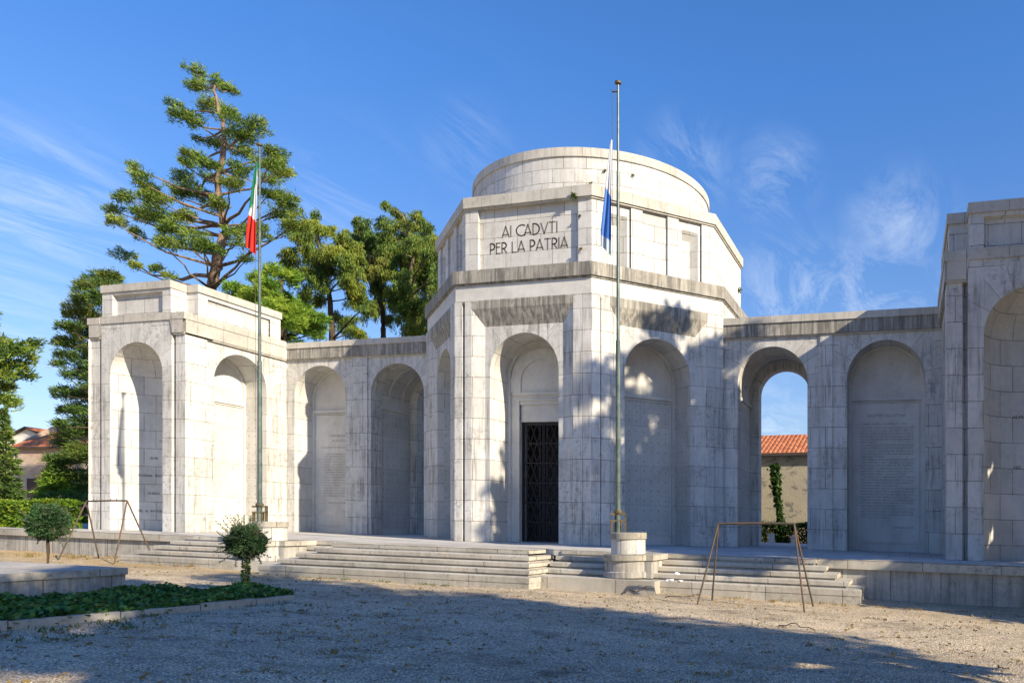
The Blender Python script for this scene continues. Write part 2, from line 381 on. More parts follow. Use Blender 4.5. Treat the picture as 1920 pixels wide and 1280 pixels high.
for k in range(8):
    f = octfr(k, A0); h = HF
    if k in (0, 1, 7):
        wi, wo, ch0, ch1 = 1.5, 1.93, 2.18, 2.30
        archwall(rot, f, -wi, wi, 0, 7.58, 0, NR, NZS, -.02, S, sh=.2)
        for sgn in (-1, 1):
            ch0, ch1, cd = (2.19, 2.30, .02) if sgn < 0 and k != 1 else ((2.25, 2.285, -.05) if sgn < 0 else (2.27, 2.285, .14))
            # splayed jamb, frame face, narrow channel, corner pilaster
            def vq(u0, d0, u1, d1, z0, z1, z1b=None, m=S):
                z1b = z1 if z1b is None else z1b
                p = [(u0, d0, z0, ), (u1, d1, z0), (u1, d1, z1b), (u0, d0, z1)]
                if sgn < 0: p.reverse()
                rot.poly([f.P(sgn * a, b_, c) for a, b_, c in p], [(sgn * a + (.21 if a > 2 else 0), c) for a, b_, c in p], m)
            vq(wi, -.02, wo, .16, 0, 7.58, 8.18)
            vq(wo, .16, ch0, .16, 0, 8.44)
            vq(ch0, .16, ch0, cd, 0, 8.36); vq(ch0, cd, ch1, cd, 0, 8.36); vq(ch1, cd, ch1, .16, 0, 8.36)
            vq(ch1, .16, h + .065, .16, 0, 8.44)
            p = [(ch0, .16, 8.36), (ch1, .16, 8.36), (ch1, cd, 8.36), (ch0, cd, 8.36)]
            if sgn > 0: p.reverse()
            rot.poly([f.P(sgn * a, b_, c) for a, b_, c in p], None, S)
            p = [(ch0, .16, 8.36), (ch1, .16, 8.36), (ch1, .16, 8.44), (ch0, .16, 8.44)]
            if sgn < 0: p.reverse()
            rot.poly([f.P(sgn * a, b_, c) for a, b_, c in p], None, S)
        # splayed stained lintel
        dirty = MB()
        dirty.poly([f.P(-wi, -.02, 7.58), f.P(wi, -.02, 7.58), f.P(wo, .16, 8.18), f.P(-wo, .16, 8.18)], [(-wi, 7.5), (wi, 7.5), (wo, 8.2), (-wo, 8.2)], 0)
        dirty.poly([f.P(-wo, .16, 8.18), f.P(wo, .16, 8.18), f.P(wo, .16, 8.44), f.P(-wo, .16, 8.44)], [(-wo, 8.18), (wo, 8.18), (wo, 8.44), (-wo, 8.44)], 0)
        # rounded shoulder that returns from the frame to the plain frieze
        hh = h + .065
        for i in range(5):
            a, c = i / 5 * PI / 2, (i + 1) / 5 * PI / 2
            da, dc, za, zc = .16 - .04 * (1 - math.cos(a)), .16 - .04 * (1 - math.cos(c)), 8.44 + .05 * math.sin(a), 8.44 + .05 * math.sin(c)
            dirty.poly([f.P(-hh, da, za), f.P(hh, da, za), f.P(hh, dc, zc), f.P(-hh, dc, zc)], [(-hh, za), (hh, za), (hh, zc), (-hh, zc)], 0)
        rect(rot, f, -h - .05, h + .05, 8.49, 9.02, .12, PL)
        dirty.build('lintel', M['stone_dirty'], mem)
        # niche
        dp = -NDEP
        reveal(rot, f, 0, NR, NZS, -.02, dp, 0, 3)
        ringface(rot, f, 0, NR - .11, NR, NZS, dp + .08, PL, z0=0)
        reveal(rot, f, 0, NR - .11, NZS, dp + .08, dp, 0, PL)
        if k == 0:
            dw = .86
            rect(rot, f, -NR, -dw, 0, 5.1, dp, PL); rect(rot, f, dw, NR, 0, 5.1, dp, PL)
            rect(rot, f, -dw, dw, 5.02, 5.1, dp, PL)
            rect(rot, f, -NR, NR, 5.1, NZS, dp, PL); disc(rot, f, 0, NR, NZS, dp, PL)
            # lintel block set back inside the door frame, ledge and small blind arch
            rect(rot, f, -dw, dw, 4.4, 5.02, dp - .06, PL); flat(rot, f, -dw, dw, dp - .06, dp, 5.02, PL, up=False)
            box(rot, f, -dw - .25, dw + .25, dp, dp + .07, 5.36, 5.46, PL)
            box(rot, f, -dw - .12, -dw, dp, dp + .04, 0, 5.16, PL); box(rot, f, dw, dw + .12, dp, dp + .04, 0, 5.16, PL)
            box(rot, f, -dw - .12, dw + .12, dp, dp + .045, 5.16, 5.22, PL)
            ringface(rot, f, 0, .80, NR - .11, 5.85, dp + .05, PL, z0=5.46)
            reveal(rot, f, 0, .80, 5.85, dp + .05, dp, 5.46, PL)
            # door jambs
            for u, a, b_ in ((-dw, dp, dp - .5), (dw, dp - .5, dp)):
                rot.poly([f.P(u, a, 0), f.P(u, b_, 0), f.P(u, b_, 4.4), f.P(u, a, 4.4)], [(0, 0), (.5, 0), (.5, 4.4), (0, 4.4)], PL)
            flat(rot, f, -dw, dw, dp - .5, dp - .06, 4.4, PL, up=False)
        else:
            rect(rot, f, -NR, NR, 0, NZS, dp, PL); disc(rot, f, 0, NR, NZS, dp, PL)
            box(rot, f, -NR + .1, NR - .1, dp, dp + .1, 5.36, 5.50, PL)
            box(rot, f, -NR + .1, NR - .1, dp, dp + .05, 5.28, 5.34, PL)
            q = MB(); box(q, f, -NR + .2, NR - .2, dp, dp + .03, .35, 5.26, 0, uo=.11); namepanels.append(q)
            # names go on along both jambs of the niche
            for u in (-NR + .012, NR - .012):
                w0, w1 = dp + .2, -.28
                if u > 0: w0, w1 = w1, w0
                q = MB(); namepanels.append(q); q.poly([f.P(u, w1, .35), f.P(u, w0, .35), f.P(u, w0, 5.2), f.P(u, w1, 5.2)], [(w1 + .2, .35), (w0 + .2, .35), (w0 + .2, 5.2), (w1 + .2, 5.2)], 0)
    else:
        rect(rot, f, -h - .05, h + .05, 0, 9.02, .12, S)
rotunda = rot.build('rotunda_wall', [M['stone'], M['stone_dirty'], M['plain'], M['niche']], mem)
for q in namepanels: q.build('name_panel', M['names'], rotunda)
# dark room behind the gate
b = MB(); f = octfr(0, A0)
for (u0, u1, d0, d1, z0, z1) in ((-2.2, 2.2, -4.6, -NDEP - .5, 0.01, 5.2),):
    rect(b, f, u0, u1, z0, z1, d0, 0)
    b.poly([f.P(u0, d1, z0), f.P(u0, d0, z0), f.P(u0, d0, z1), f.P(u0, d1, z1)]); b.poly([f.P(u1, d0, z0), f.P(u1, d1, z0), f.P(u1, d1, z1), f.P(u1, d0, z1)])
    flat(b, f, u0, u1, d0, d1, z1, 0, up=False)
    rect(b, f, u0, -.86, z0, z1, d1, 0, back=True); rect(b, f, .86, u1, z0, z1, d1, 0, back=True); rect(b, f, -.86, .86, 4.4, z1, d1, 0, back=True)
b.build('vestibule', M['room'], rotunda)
# cornice, attic, drum
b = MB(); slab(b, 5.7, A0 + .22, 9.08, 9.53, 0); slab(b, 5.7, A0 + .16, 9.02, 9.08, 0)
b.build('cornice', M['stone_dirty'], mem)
AT = 5.86
att = MB(); cap = MB(); hA = AT * tanq
for k in range(8):
    f = octfr(k, AT); z0, z1 = 9.53, 11.84
    h = hA
    def recess(u0, u1, zz0, zz1, dd, splay=None):
        rect(att, f, u0, u1, zz0, zz1, -dd, 0)
        side(att, f, u0, -dd, 0, zz0, zz1, 0)
        att.poly([f.P(u1, -dd, zz0), f.P(u1, 0, zz0), f.P(u1, 0, zz1), f.P(u1, -dd, zz1)], [(0, zz0), (dd, zz0), (dd, zz1), (0, zz1)], 0)
        if zz1 < z1 - .001: flat(att, f, u0, u1, -dd, 0, zz1, 0, up=False)
    if k == 0 or k == 4:
        rect(att, f, -h, -1.93, z0, z1); rect(att, f, 1.93, h, z0, z1); recess(-1.93, 1.93, z0, z1, .13)
    elif k in (1, 7, 3, 5):
        for u0, u1 in ((-h, -1.92), (-.95, -.5), (.5, .95), (1.92, h)): rect(att, f, u0, u1, z0, z1)
        recess(-.5, .5, z0, z1, .08)
        for s0 in (-1.92, .95):
            s1 = s0 + .97
            # recessed bay with a deeper splayed blind window
            recess_d = .08; a0_, a1_, b0_, b1_, zt, zb = s0 + .16, s1 - .12, s0 + .28, s1 - .34, 11.5, 11.2
            side(att, f, s0, -.08, 0, z0, z1); att.poly([f.P(s1, -.08, z0), f.P(s1, 0, z0), f.P(s1, 0, z1), f.P(s1, -.08, z1)])
            rect(att, f, s0, a0_, z0, z1, -.08); rect(att, f, a1_, s1, z0, z1, -.08); rect(att, f, a0_, a1_, zt, z1, -.08)
            rect(att, f, b0_, b1_, z0, zb, -.34)
            for p in ([(a0_, -.08, z0), (b0_, -.34, z0), (b0_, -.34, zb), (a0_, -.08, zt)], [(b1_, -.34, z0), (a1_, -.08, z0), (a1_, -.08, zt), (b1_, -.34, zb)],
                      [(b0_, -.34, zb), (b1_, -.34, zb), (a1_, -.08, zt), (a0_, -.08, zt)]):
                att.poly([f.P(*q) for q in p], [(q[0] + q[1], q[2]) for q in p], 0)
    else:
        rect(att, f, -h, h, z0, z1)
attic = att.build('attic', M['attic'], mem)
slab(cap, 4.5, AT + .10, 11.90, 12.28, 0); slab(cap, 4.5, AT + .05, 11.84, 11.90, 0)
cap.build('coping', M['cap'], attic)
b = MB(); lathe([(4.86, 12.28), (4.86, 13.93)], 96, b=b)
drum = b.build('drum', M['drum'], mem)
b = MB(); lathe([(4.86, 13.93), (4.91, 13.93), (4.91, 14.25), (3.9, 14.30), (0, 14.6)], 96, b=b); b.build('rim', M['cap'], drum)
# inscription, cut as strokes
def strokes(ch):
    arc = lambda cx, cy, rx, ry, a0, a1, n=12: [(cx + rx * math.cos(math.radians(a0 + (a1 - a0) * i / n)), cy + ry * math.sin(math.radians(a0 + (a1 - a0) * i / n))) for i in range(n + 1)]
    return {'A': (.62, [[(0, 0), (.31, 1), (.62, 0)], [(.07, .22), (.55, .22)]]), 'I': (.06, [[(.03, 0), (.03, 1)]]),
            'C': (.6, [arc(.5, .5, .5, .5, 55, 305, 16)]), 'D': (.6, [[(0.03, 0), (.03, 1)], [(.03, 1), (.12, 1)] + arc(.12, .5, .48, .5, 90, -90, 14) + [(.03, 0)]]),
            'V': (.62, [[(0, 1), (.31, 0), (.62, 1)]]), 'T': (.52, [[(0, 1), (.52, 1)], [(.26, 0), (.26, 1)]]),
            'P': (.42, [[(.03, 0), (.03, 1)], [(.03, 1), (.16, 1)] + arc(.16, .70, .26, .30, 90, -90, 10) + [(.03, .40)]]),
            'E': (.38, [[(.38, 1), (.03, 1), (.03, 0), (.38, 0)], [(.03, .62), (.33, .62)]]),
            'R': (.45, [[(.03, 0), (.03, 1)], [(.03, 1), (.16, 1)] + arc(.16, .72, .26, .28, 90, -90, 10) + [(.03, .44)], [(.2, .44), (.45, 0)]]),
            'L': (.4, [[(.03, 1), (.03, 0), (.4, 0)]]), ' ': (.22, [])}[ch]
def write(b, f, text, uc, z, hgt, d, w=.05, gap=.13, width=None):
    tot = sum(strokes(c)[0] for c in text) + gap * (len(text) - 1)
    sx = hgt if width is None else width / tot
    u = uc - tot * sx / 2
    for c in text:
        wd, ss = strokes(c)
        for pl in ss:
            for (x0, y0), (x1, y1) in zip(pl[:-1], pl[1:]):
                a = Vector((u + x0 * sx, z + y0 * hgt)); c2 = Vector((u + x1 * sx, z + y1 * hgt)); t_ = (c2 - a)
                if t_.length < 1e-5: continue
                t_.normalize(); nn = Vector((-t_.y, t_.x)) * w / 2; a = a - t_ * w * .3; c2 = c2 + t_ * w * .3
                b.poly([f.P(q.x, d, q.y) for q in (a - nn, c2 - nn, c2 + nn, a + nn)])
        u += (wd + gap) * sx
b = MB(); f = octfr(0, AT)
write(b, f, 'AI CADVTI', 0.02, 10.83, .38, -.126, width=2.12); write(b, f, 'PER LA PATRIA', -.02, 10.27, .37, -.126, width=3.0)
b.build('inscription', M['letters'], attic)

# gate: two latticed iron leaves in a frame
gate_y = -NDEP - .2; f = octfr(0, A0)
g = MB(); dw = .86
for u0, u1 in ((-dw, -dw + .05), (dw - .05, dw)): box(g, f, u0, u1, gate_y - .03, gate_y + .03, .02, 4.38)
box(g, f, -dw + .05, dw - .05, gate_y - .03, gate_y + .03, 4.32, 4.38)
gate = g.build('gate', M['iron'], mem)
for s0, s1 in ((-.80, -.01), (.01, .80)):
    g = MB(); hb = [.03, .72, 1.44, 2.16, 2.88, 3.60, 4.28]
    for z in hb: box(g, f, s0, s1, gate_y - .018, gate_y + .018, z, z + .035)
    bars = [s0, s0 + .12, s1 - .14, s1 - .03] if s0 < -.5 else [s0, s0 + .11, s1 - .15, s1 - .03]
    for u in bars: box(g, f, u, u + .028, gate_y - .02, gate_y + .02, .03, 4.3)
    a0, a1 = bars[1] + .02, bars[2] + .01; n = 2; w = (a1 - a0) / n; hh = .715
    for i in range(n):
        for j in range(6):
            uc, zc = a0 + w * (i + .5), .06 + hh * (j + .5)
            for (p, q) in (((-.5, 0), (0, .5)), ((0, .5), (.5, 0)), ((.5, 0), (0, -.5)), ((0, -.5), (-.5, 0))):
                A = Vector((uc + p[0] * w, zc + p[1] * hh)); B = Vector((uc + q[0] * w, zc + q[1] * hh)); t_ = (B - A).normalized(); nn = Vector((-t_.y, t_.x)) * .011
                g.poly([f.P(v.x, gate_y + .008, v.y) for v in (A - nn, B - nn, B + nn, A + nn)]); g.poly([f.P(v.x, gate_y - .008, v.y) for v in (A + nn, B + nn, B - nn, A - nn)])
    g.build('gate_leaf', M['iron'], gate)

# ---------------- arcade wings
YW = -2.45; YB = .9
TEXT_V = ["BOLLETTINO DELLA VITTORIA", "", "COMANDO SUPREMO  4 NOVEMBRE 1918  ORE 12", "",
 "  LA GUERRA CONTRO L'AUSTRIA-UNGHERIA CHE SOTTO", "L'ALTA GUIDA DI S.M. IL RE DUCE SUPREMO L'ESERCITO", "ITALIANO INFERIORE PER NUMERO E PER MEZZI INIZIO'", "IL 24 MAGGIO 1915 E CON FEDE INCROLLABILE E TENACE", "VALORE CONDUSSE ININTERROTTA ED ASPRISSIMA PER 41", "MESI E' VINTA.",
 "  LA GIGANTESCA BATTAGLIA INGAGGIATA IL 24 DELLO", "SCORSO OTTOBRE ED ALLA QUALE PRENDEVANO PARTE", "CINQUANTUNO DIVISIONI ITALIANE TRE BRITANNICHE", "DUE FRANCESI UNA CZECO SLOVACCA ED UN REGGIMENTO", "AMERICANO E' FINITA.",
 "  LA FULMINEA E ARDITISSIMA AVANZATA DEL XXIX", "CORPO D'ARMATA SU TRENTO SBARRANDO LE VIE DELLA", "RITIRATA ALLE ARMATE NEMICHE DEL TRENTINO", "TRAVOLTE AD OCCIDENTE DALLE TRUPPE DELLA VII", "ARMATA E AD ORIENTE DA QUELLE DELLA I VI E IV HA", "DETERMINATO IERI LO SFACELO TOTALE.",
 "  DAL BRENTA AL TORRE L'IRRESISTIBILE SLANCIO", "DELLA XII DELLA VIII DELLA X ARMATA E DELLE", "DIVISIONI DI CAVALLERIA RICACCIA SEMPRE PIU'", "INDIETRO IL NEMICO FUGGENTE.",
 "  NELLA PIANURA S.A.R. IL DUCA D'AOSTA AVANZA", "RAPIDAMENTE ALLA TESTA DELLA SUA INVITTA III", "ARMATA ANELANTE DI RITORNARE SULLE POSIZIONI DA", "ESSA GIA' VITTORIOSAMENTE CONQUISTATE.",
 "  L'ESERCITO AUSTRO-UNGARICO E' ANNIENTATO ESSO", "HA SUBITO PERDITE GRAVISSIME NELL'ACCANITA", "RESISTENZA DEI PRIMI GIORNI DI LOTTA.",
 "  I RESTI DI QUELLO CHE FU UNO DEI PIU' POTENTI", "ESERCITI DEL MONDO RISALGONO IN DISORDINE E SENZA", "SPERANZA LE VALLI CHE AVEVANO DISCESO CON", "ORGOGLIOSA SICUREZZA."]
def text_faces(s, size, align='LEFT', sx=1.):
    cu = bpy.data.curves.new('txt', 'FONT'); cu.body = s; cu.size = size; cu.align_x = align; cu.resolution_u = 1
    o = bpy.data.objects.new('txt', cu); col.objects.link(o)
    dg = bpy.context.evaluated_depsgraph_get(); me = o.evaluated_get(dg).to_mesh()
    vs = [(v.co.x * sx, v.co.y) for v in me.vertices]; fs = [tuple(p.vertices) for p in me.polygons]
    o.evaluated_get(dg).to_mesh_clear(); bpy.data.objects.remove(o); bpy.data.curves.remove(cu)
    return vs, fs
def put_text(b, f, s, u, z, size, d, align='LEFT', bend=None, width=None):
    vs, fs = text_faces(s, size, align)
    if not vs: return
    k = 1.
    if width:
        w = max(v[0] for v in vs) - min(v[0] for v in vs); k = width / w
    for fc in fs:
        pts = []
        for i in fc:
            x, y = vs[i]; x = u + x * k
            if bend:
                cu_, R_ = bend; th = PI / 2 - (x - cu_) / R_
                pts.append(f.P(cu_ + R_ * math.cos(th), -R_ * math.sin(th), z + y))
            else: pts.append(f.P(x, d, z + y))
        b.poly(pts)

def niche_back(b, f, cu, R, zs, dp, pb, z_ledge=5.42, mat='plain', fh=.03):
    rect(b, f, cu - R, cu + R, 0, zs, dp, 2); disc(b, f, cu, R, zs, dp, 2)
    ringface(b, f, cu, R - .1, R, zs, dp + .07, 2, z0=0); reveal(b, f, cu, R - .1, zs, dp + .07, dp, 0, 2)
    box(b, f, cu - R + .1, cu + R - .1, dp, dp + .09, z_ledge, z_ledge + .13, 2)
    box(b, f, cu - R + .1, cu + R - .1, dp, dp + .045, z_ledge - .07, z_ledge - .02, 2)
    box(pb, f, cu - R + .19, cu + R - .19, dp, dp + fh, .3, z_ledge - .1, 0, uo=.07)

def wing(x0, x1, arches, pil, lab):
    f = Fr(0, YW, 0); b = MB(); nmb = MB(); cn = MB(); tx = MB()
    mid = sum(pil) / 2
    Z = 7.60; ed = [x0, mid, x1]
    for i, (cu, R, zs, kind) in enumerate(arches):
        archwall(b, f, ed[i], ed[i + 1], 0, Z, cu, R, zs, 0, 0, sh=.15 * i)
        if kind == 'open':
            reveal(b, f, cu, R, zs, 0, -.7, 0, 0)
            R2 = R + .07; 
            # vault of the passage, slightly wider than the two outer ribs
            ringface(b, f, cu, R, R2, zs, -.7, 0, z0=0)
            b2 = MB(); reveal(b, f, cu, R2, zs, -.7, -2.75, 0, 2, ms=3)
            R3 = R - .27
            # rear rib
            for k in range(1): ringface(b, f, cu, R3, R2, zs - .06 * 0, -2.75, 0, z0=0)
            reveal(b, f, cu, R3, zs, -2.75, -3.35, 0, 0)
            for u in (cu - R2 + .02, cu + R2 - .02):
                a, c = (-.82, -2.65) if u < cu else (-2.65, -.82)
                nmb = MB(); panels.append((nmb, 'name_panel')); nmb.poly([f.P(u, a, .3), f.P(u, c, .3), f.P(u, c, 5.35), f.P(u, a, 5.35)], [(a + .1, .3), (c + .1, .3), (c + .1, 5.35), (a + .1, 5.35)])
            for sg in (-1, 1):   # ledge along both sides at springing
                u0, u1 = sorted((cu + sg * R2, cu + sg * (R2 - .07)))
                box(b, f, u0, u1, -2.74, -.71, 5.5, 5.62, 2)
            # ribs across the vault
            for dd in (-1.25, -2.15):
                reveal(b, f, cu, R2 - .03, zs, dd, dd - .1, zs, 2, 24); ringface(b, f, cu, R2 - .03, R2, zs, dd, 2)
        else:
            dp = -1.1; reveal(b, f, cu, R, zs, 0, dp, 0, 3)
            pb = MB(); niche_back(b, f, cu, R, zs, dp, pb)
            if kind == 'text':
                put = dp + .034
                w = R - .19 - .22; z = 4.83
                for li, s in enumerate(TEXT_V):
                    if li == 0: put_text(tx, f, s, cu, z, .15, put, 'CENTER', width=1.35); z -= .19; continue
                    if li == 2: put_text(tx, f, s, cu - .1, z - .06, .09, put, 'CENTER', width=1.7); z -= .17; continue
                    if s: 
                        full = len(s) > 40; put_text(tx, f, s, cu - w, z, .088, put, width=2 * w if full else None)
                    z -= .104 if s else .03
                put_text(tx, f, 'ARMANDO DIAZ', cu + w, z - .25, .09, put, 'RIGHT')
            if kind == 'text2':
                put = dp + .034; z = 4.35; w = .72
                put_text(tx, f, 'MESSAGGIO', cu + .1, z, .13, put, 'CENTER', width=.85); put_text(tx, f, 'DEL RE SOLDATO', cu + .1, z - .22, .1, put, 'CENTER', width=.75)
                put_text(tx, f, 'AI SOLDATI DI TERRA E DI MARE', cu, z - .52, .1, put, 'CENTER', width=1.7)
                rows = ["  SOLDATI DI TERRA E DI MARE", "L'ORA SOLENNE DELLE RIVENDICAZIONI", "NAZIONALI E' SUONATA SEGUENDO", "L'ESEMPIO DEL MIO GRANDE AVO", "ASSUMO OGGI IL COMANDO SUPREMO", "DELLE FORZE DI TERRA E DI MARE", "  IL NEMICO CHE VI ACCINGETE A", "COMBATTERE E' AGGUERRITO E DEGNO", "DI VOI FAVORITO DAL TERRENO E DAI", "SAPIENTI APPRESTAMENTI EGLI VI", "OPPORRA' TENACE RESISTENZA MA IL", "VOSTRO INDOMITO SLANCIO SAPRA'", "DI CERTO SUPERARLO", "  SOLDATI A VOI LA GLORIA DI", "PIANTARE IL TRICOLORE D'ITALIA", "SUI TERMINI SACRI CHE NATURA POSE", "AI CONFINI DELLA PATRIA NOSTRA"]
                z -= .82
                for s in rows: put_text(tx, f, s, cu - w, z, .09, put, width=2 * w if len(s) > 28 else None); z -= .118
                put_text(tx, f, 'GRAN QUARTIER GENERALE', cu + .1, z - .2, .09, put, 'CENTER', width=1.2); put_text(tx, f, 'VITTORIO', cu + w, z - .6, .09, put, 'RIGHT')
            nmb_p = pb; panels.append((pb, 'text_panel'))
    # shallow pilaster strip between the arches and end strips
    box(b, f, pil[0], pil[1], -.02, .05, 0, Z, 0, uo=.4)
    # back wall, roof, ends
    fb = Fr(0, YB, 180)
    for i, (cu, R, zs, kind) in enumerate(arches):
        a, c = -ed[i + 1], -ed[i]
        if kind == 'open': archwall(b, fb, a, c, 0, ZW, -cu, R - .27, zs, 0, 0)
        else: rect(b, fb, a, c, 0, ZW, 0, 0)
    w = b.build('arcade_wing', [M['stone'], M['stone_dirty'], M['plain'], M['niche']], mem)
    if lab: w['label'] = lab
    # cornice
    box(cn, f, x0, x1, -.02, .05, 7.60, 7.66, 1); box(cn, f, x0, x1, -.02, .11, 7.66, 8.12, 0); box(cn, f, x0, x1, -3.35, .15, 8.12, 8.37, 1)
    cn.build('cornice', [M['stone_dirty'], M['cap']], w)
    for pb, n_ in panels: pb.build(n_, M['names'] if n_ == 'name_panel' else M['plain'], w)
    if tx.v: tx.build('inscription', M['letters_soft'], w)
    panels.clear(); return w
panels = []
wing(-13.37, -6.12, [(-11.61, 1.30, 6.05, 'text2'), (-7.78, 1.275, 6.03, 'open')], (-9.88, -9.2), None)
wing(6.12, 14.13, [(8.09, 1.30, 6.0, 'open'), (12.17, 1.36, 6.0, 'text')], (9.86, 10.3), None)

# ---------------- pavilions (built on the left, mirrored to the right)
def pavilion(mir):
    sx = -1 if mir else 1; ox = .745 if mir else 0.
    class F2(Fr):
        def P(s, u, d, z):
            x, y, z = Fr.P(s, u, d, z)
            if mir: z = z + .15 * (z / 8.4) ** 2
            return ((-x + ox) if mir else x, y, z)
    class MBm(MB):
        def poly(s, pts, uvs=None, m=0):
            if mir:
                pts = list(reversed(list(pts))); uvs = list(reversed(list(uvs))) if uvs else None
            MB.poly(s, pts, uvs, m)
    b = MBm(); cn = MBm(); at = MBm(); ac = MBm(); pb = MBm(); tx = MBm()
    ff = F2(0, -7.40, 0)                        # front bay plane
    XI, XB, XC, XD = -13.26, -13.84, -17.24, -17.82
    cx, R, zs = -15.54, 1.27, 6.12
    archwall(b, ff, XC, XB, 0, 8.17, cx, R, zs, 0, 0, nv=9)
    # apse: half cylinder and quarter sphere
    n = 28
    for i in range(n):
        a, c = PI * i / n, PI * (i + 1) / n
        P = lambda t_, z: ff.P(cx + R * math.cos(t_), -R * math.sin(t_), z)
        b.poly([P(c, 0), P(a, 0), P(a, zs), P(c, zs)], [(R * c, 0 + .3), (R * a, .3), (R * a, zs + .3), (R * c, zs + .3)], 3)
        for j in range(10):
            p0, p1 = PI / 2 * j / 10, PI / 2 * (j + 1) / 10
            Q = lambda t_, p_: ff.P(cx + R * math.cos(p_) * math.cos(t_), -R * math.cos(p_) * math.sin(t_), zs + R * math.sin(p_))
            pts = [Q(c, p0), Q(a, p0), Q(a, p1), Q(c, p1)]; uv = [(R * c, zs + .3 + R * p0), (R * a, zs + .3 + R * p0), (R * a, zs + .3 + R * p1), (R * c, zs + .3 + R * p1)]
            if j == 9: pts = pts[:3]; uv = uv[:3]
            b.poly(pts, uv, 3)
    # bay returns, slots and shoulder pilasters
    side(b, ff, XB, -.28, 0, 0, 8.17); side(b, ff, XB + .12, -.28, -.28, 0, 7.6)
    rect(b, ff, XB, XB + .14, 0, 7.6, -.28); b.poly([ff.P(XB + .14, -.28, 0), ff.P(XB + .14, -.05, 0), ff.P(XB + .14, -.05, 7.6), ff.P(XB + .14, -.28, 7.6)], [(0, 0), (.23, 0), (.23, 7.6), (0, 7.6)])
    rect(b, ff, XB + .14, XI, 0, 7.6, -.05, 0, uo=.2)
    b.poly([ff.P(XC, -.28, 0), ff.P(XC, 0, 0), ff.P(XC, 0, 8.17), ff.P(XC, -.28, 8.17)], [(0, 0), (.28, 0), (.28, 8.17), (0, 8.17)])
    rect(b, ff, XC - .14, XC, 0, 7.6, -.28); side(b, ff, XC - .14, -.28, -.05, 0, 7.6); rect(b, ff, XD, XC - .14, 0, 7.6, -.05, 0, uo=.2)
    # inner side wall (faces the court)
    fs = F2(XI, 0, 90)                          # u = y
    y0, y1 = -7.35, YW - .0
    rect(b, fs, y0, -6.42, 0, 7.6, 0, 0, uo=.33)                      # corner pilaster
    side(b, fs, -6.42, -.07, 0, 0, 7.6)
    archwall(b, fs, -6.42, y1, 0, 7.6, -4.79, 1.27, 6.08, -.07, 0, sh=.41)
    dp = -1.2; reveal(b, fs, -4.79, 1.27, 6.08, -.07, dp, 0, 3)
    niche_back(b, fs, -4.79, 1.27, 6.08, dp, pb)
    jambs = []
    for u in (-4.79 - 1.27 + .012, -4.79 + 1.27 - .012):
        w0, w1 = dp + .2, -.3
        if u > -4.79: w0, w1 = w1, w0
        jp = MBm(); jambs.append(jp); jp.poly([fs.P(u, w1, .3), fs.P(u, w0, .3), fs.P(u, w0, 5.25), fs.P(u, w1, 5.25)], [(w1 + .2, .3), (w0 + .2, .3), (w0 + .2, 5.25), (w1 + .2, 5.25)])
    # outer side and back
    fo = F2(XD, 0, -90); rect(b, fo, -YB, 7.45, 0, 7.6, 0, 0); fb = F2(0, YB, 180); rect(b, fb, -XI, -XD, 0, 8.1, 0, 0)
    b.poly([fs.P(y1, -.07, 0), fs.P(y1, -.5, 0), fs.P(y1, -.5, 7.6), fs.P(y1, -.07, 7.6)])
    rect(b, fs, y1 + .0, YB, 0, 8.2, -.5)
    p = b.build('pavilion', [M['stone'], M['stone_dirty'], M['plain'], M['niche']], mem)
    # cornice: cap over the bay, flared band over shoulders and sides
    box(cn, ff, XC - .03, XB + .03, -2., .04, 8.17, 8.47, 1)
    for (ua, ub, ta, tb) in ((XB + .05, XI + .0, XB - .03, XI + .0), (XD + .0, XC - .05, XD - .0, XC + .03)):
        cn.poly([ff.P(ua, .04, 7.66), ff.P(ub, .04, 7.66), ff.P(tb, .04, 8.17), ff.P(ta, .04, 8.17)], [(ua, 7.66), (ub, 7.66), (tb, 8.17), (ta, 8.17)], 1)
        flat(cn, ff, ua, ub, -.3, .04, 7.66, 1, up=False)
        box(cn, ff, ta + .03 if ta > ua - .1 and ta != ua else ta, tb, -.5, .06, 8.175, 8.45, 1) if False else None
    box(cn, ff, XB + .04, XI + .07, -1.2, .055, 8.17, 8.43, 1); box(cn, ff, XD - .07, XC - .04, -1.2, .055, 8.17, 8.43, 1)
    cn.poly([ff.P(XB + .05, .04, 7.66), ff.P(XB - .03, .04, 8.17), ff.P(XB - .03, -.3, 8.17), ff.P(XB + .05, -.3, 7.66)], None, 1)
    cn.poly([ff.P(XC - .05, -.3, 7.66), ff.P(XC + .03, -.3, 8.17), ff.P(XC + .03, .04, 8.17), ff.P(XC - .05, .04, 7.66)], None, 1)
    box(cn, ff, XB + .08, XI + .02, -1.2, .01, 7.60, 7.657, 1); box(cn, ff, XD - .02, XC - .08, -1.2, .01, 7.60, 7.657, 1)
    box(cn, fs, -7.36, YW - .112, -1.2, .05, 7.66, 8.17, 1); box(cn, fs, -7.30, YW - .16, -1.3, .075, 8.172, 8.43, 1); box(cn, fs, -7.36, YW - .055, -1.2, .02, 7.598, 7.655, 1)
    cn.poly([fs.P(YW - .11, .05, 7.66), fs.P(YW - .11, -.3, 7.66), fs.P(YW - .11, -.3, 8.43), fs.P(YW - .11, .05, 8.43)], None, 1)
    fo2 = F2(XD, 0, -90); box(cn, fo2, -YB, 7.34, -1.2, .05, 7.66, 8.17, 1); box(cn, fo2, -YB, 7.3, -1.3, .075, 8.172, 8.43, 1)
    # roof deck
    flat(cn, ff, XD + .2, XI - .2, -8.2, -.2, 8.40, 1)
    cn.build('cornice', [M['stone_dirty'], M['cap']], p)
    # attic: bay block in front, main block behind
    zt = 9.40
    fa = F2(0, -7.40, 0); a0, a1 = -17.2, -13.88
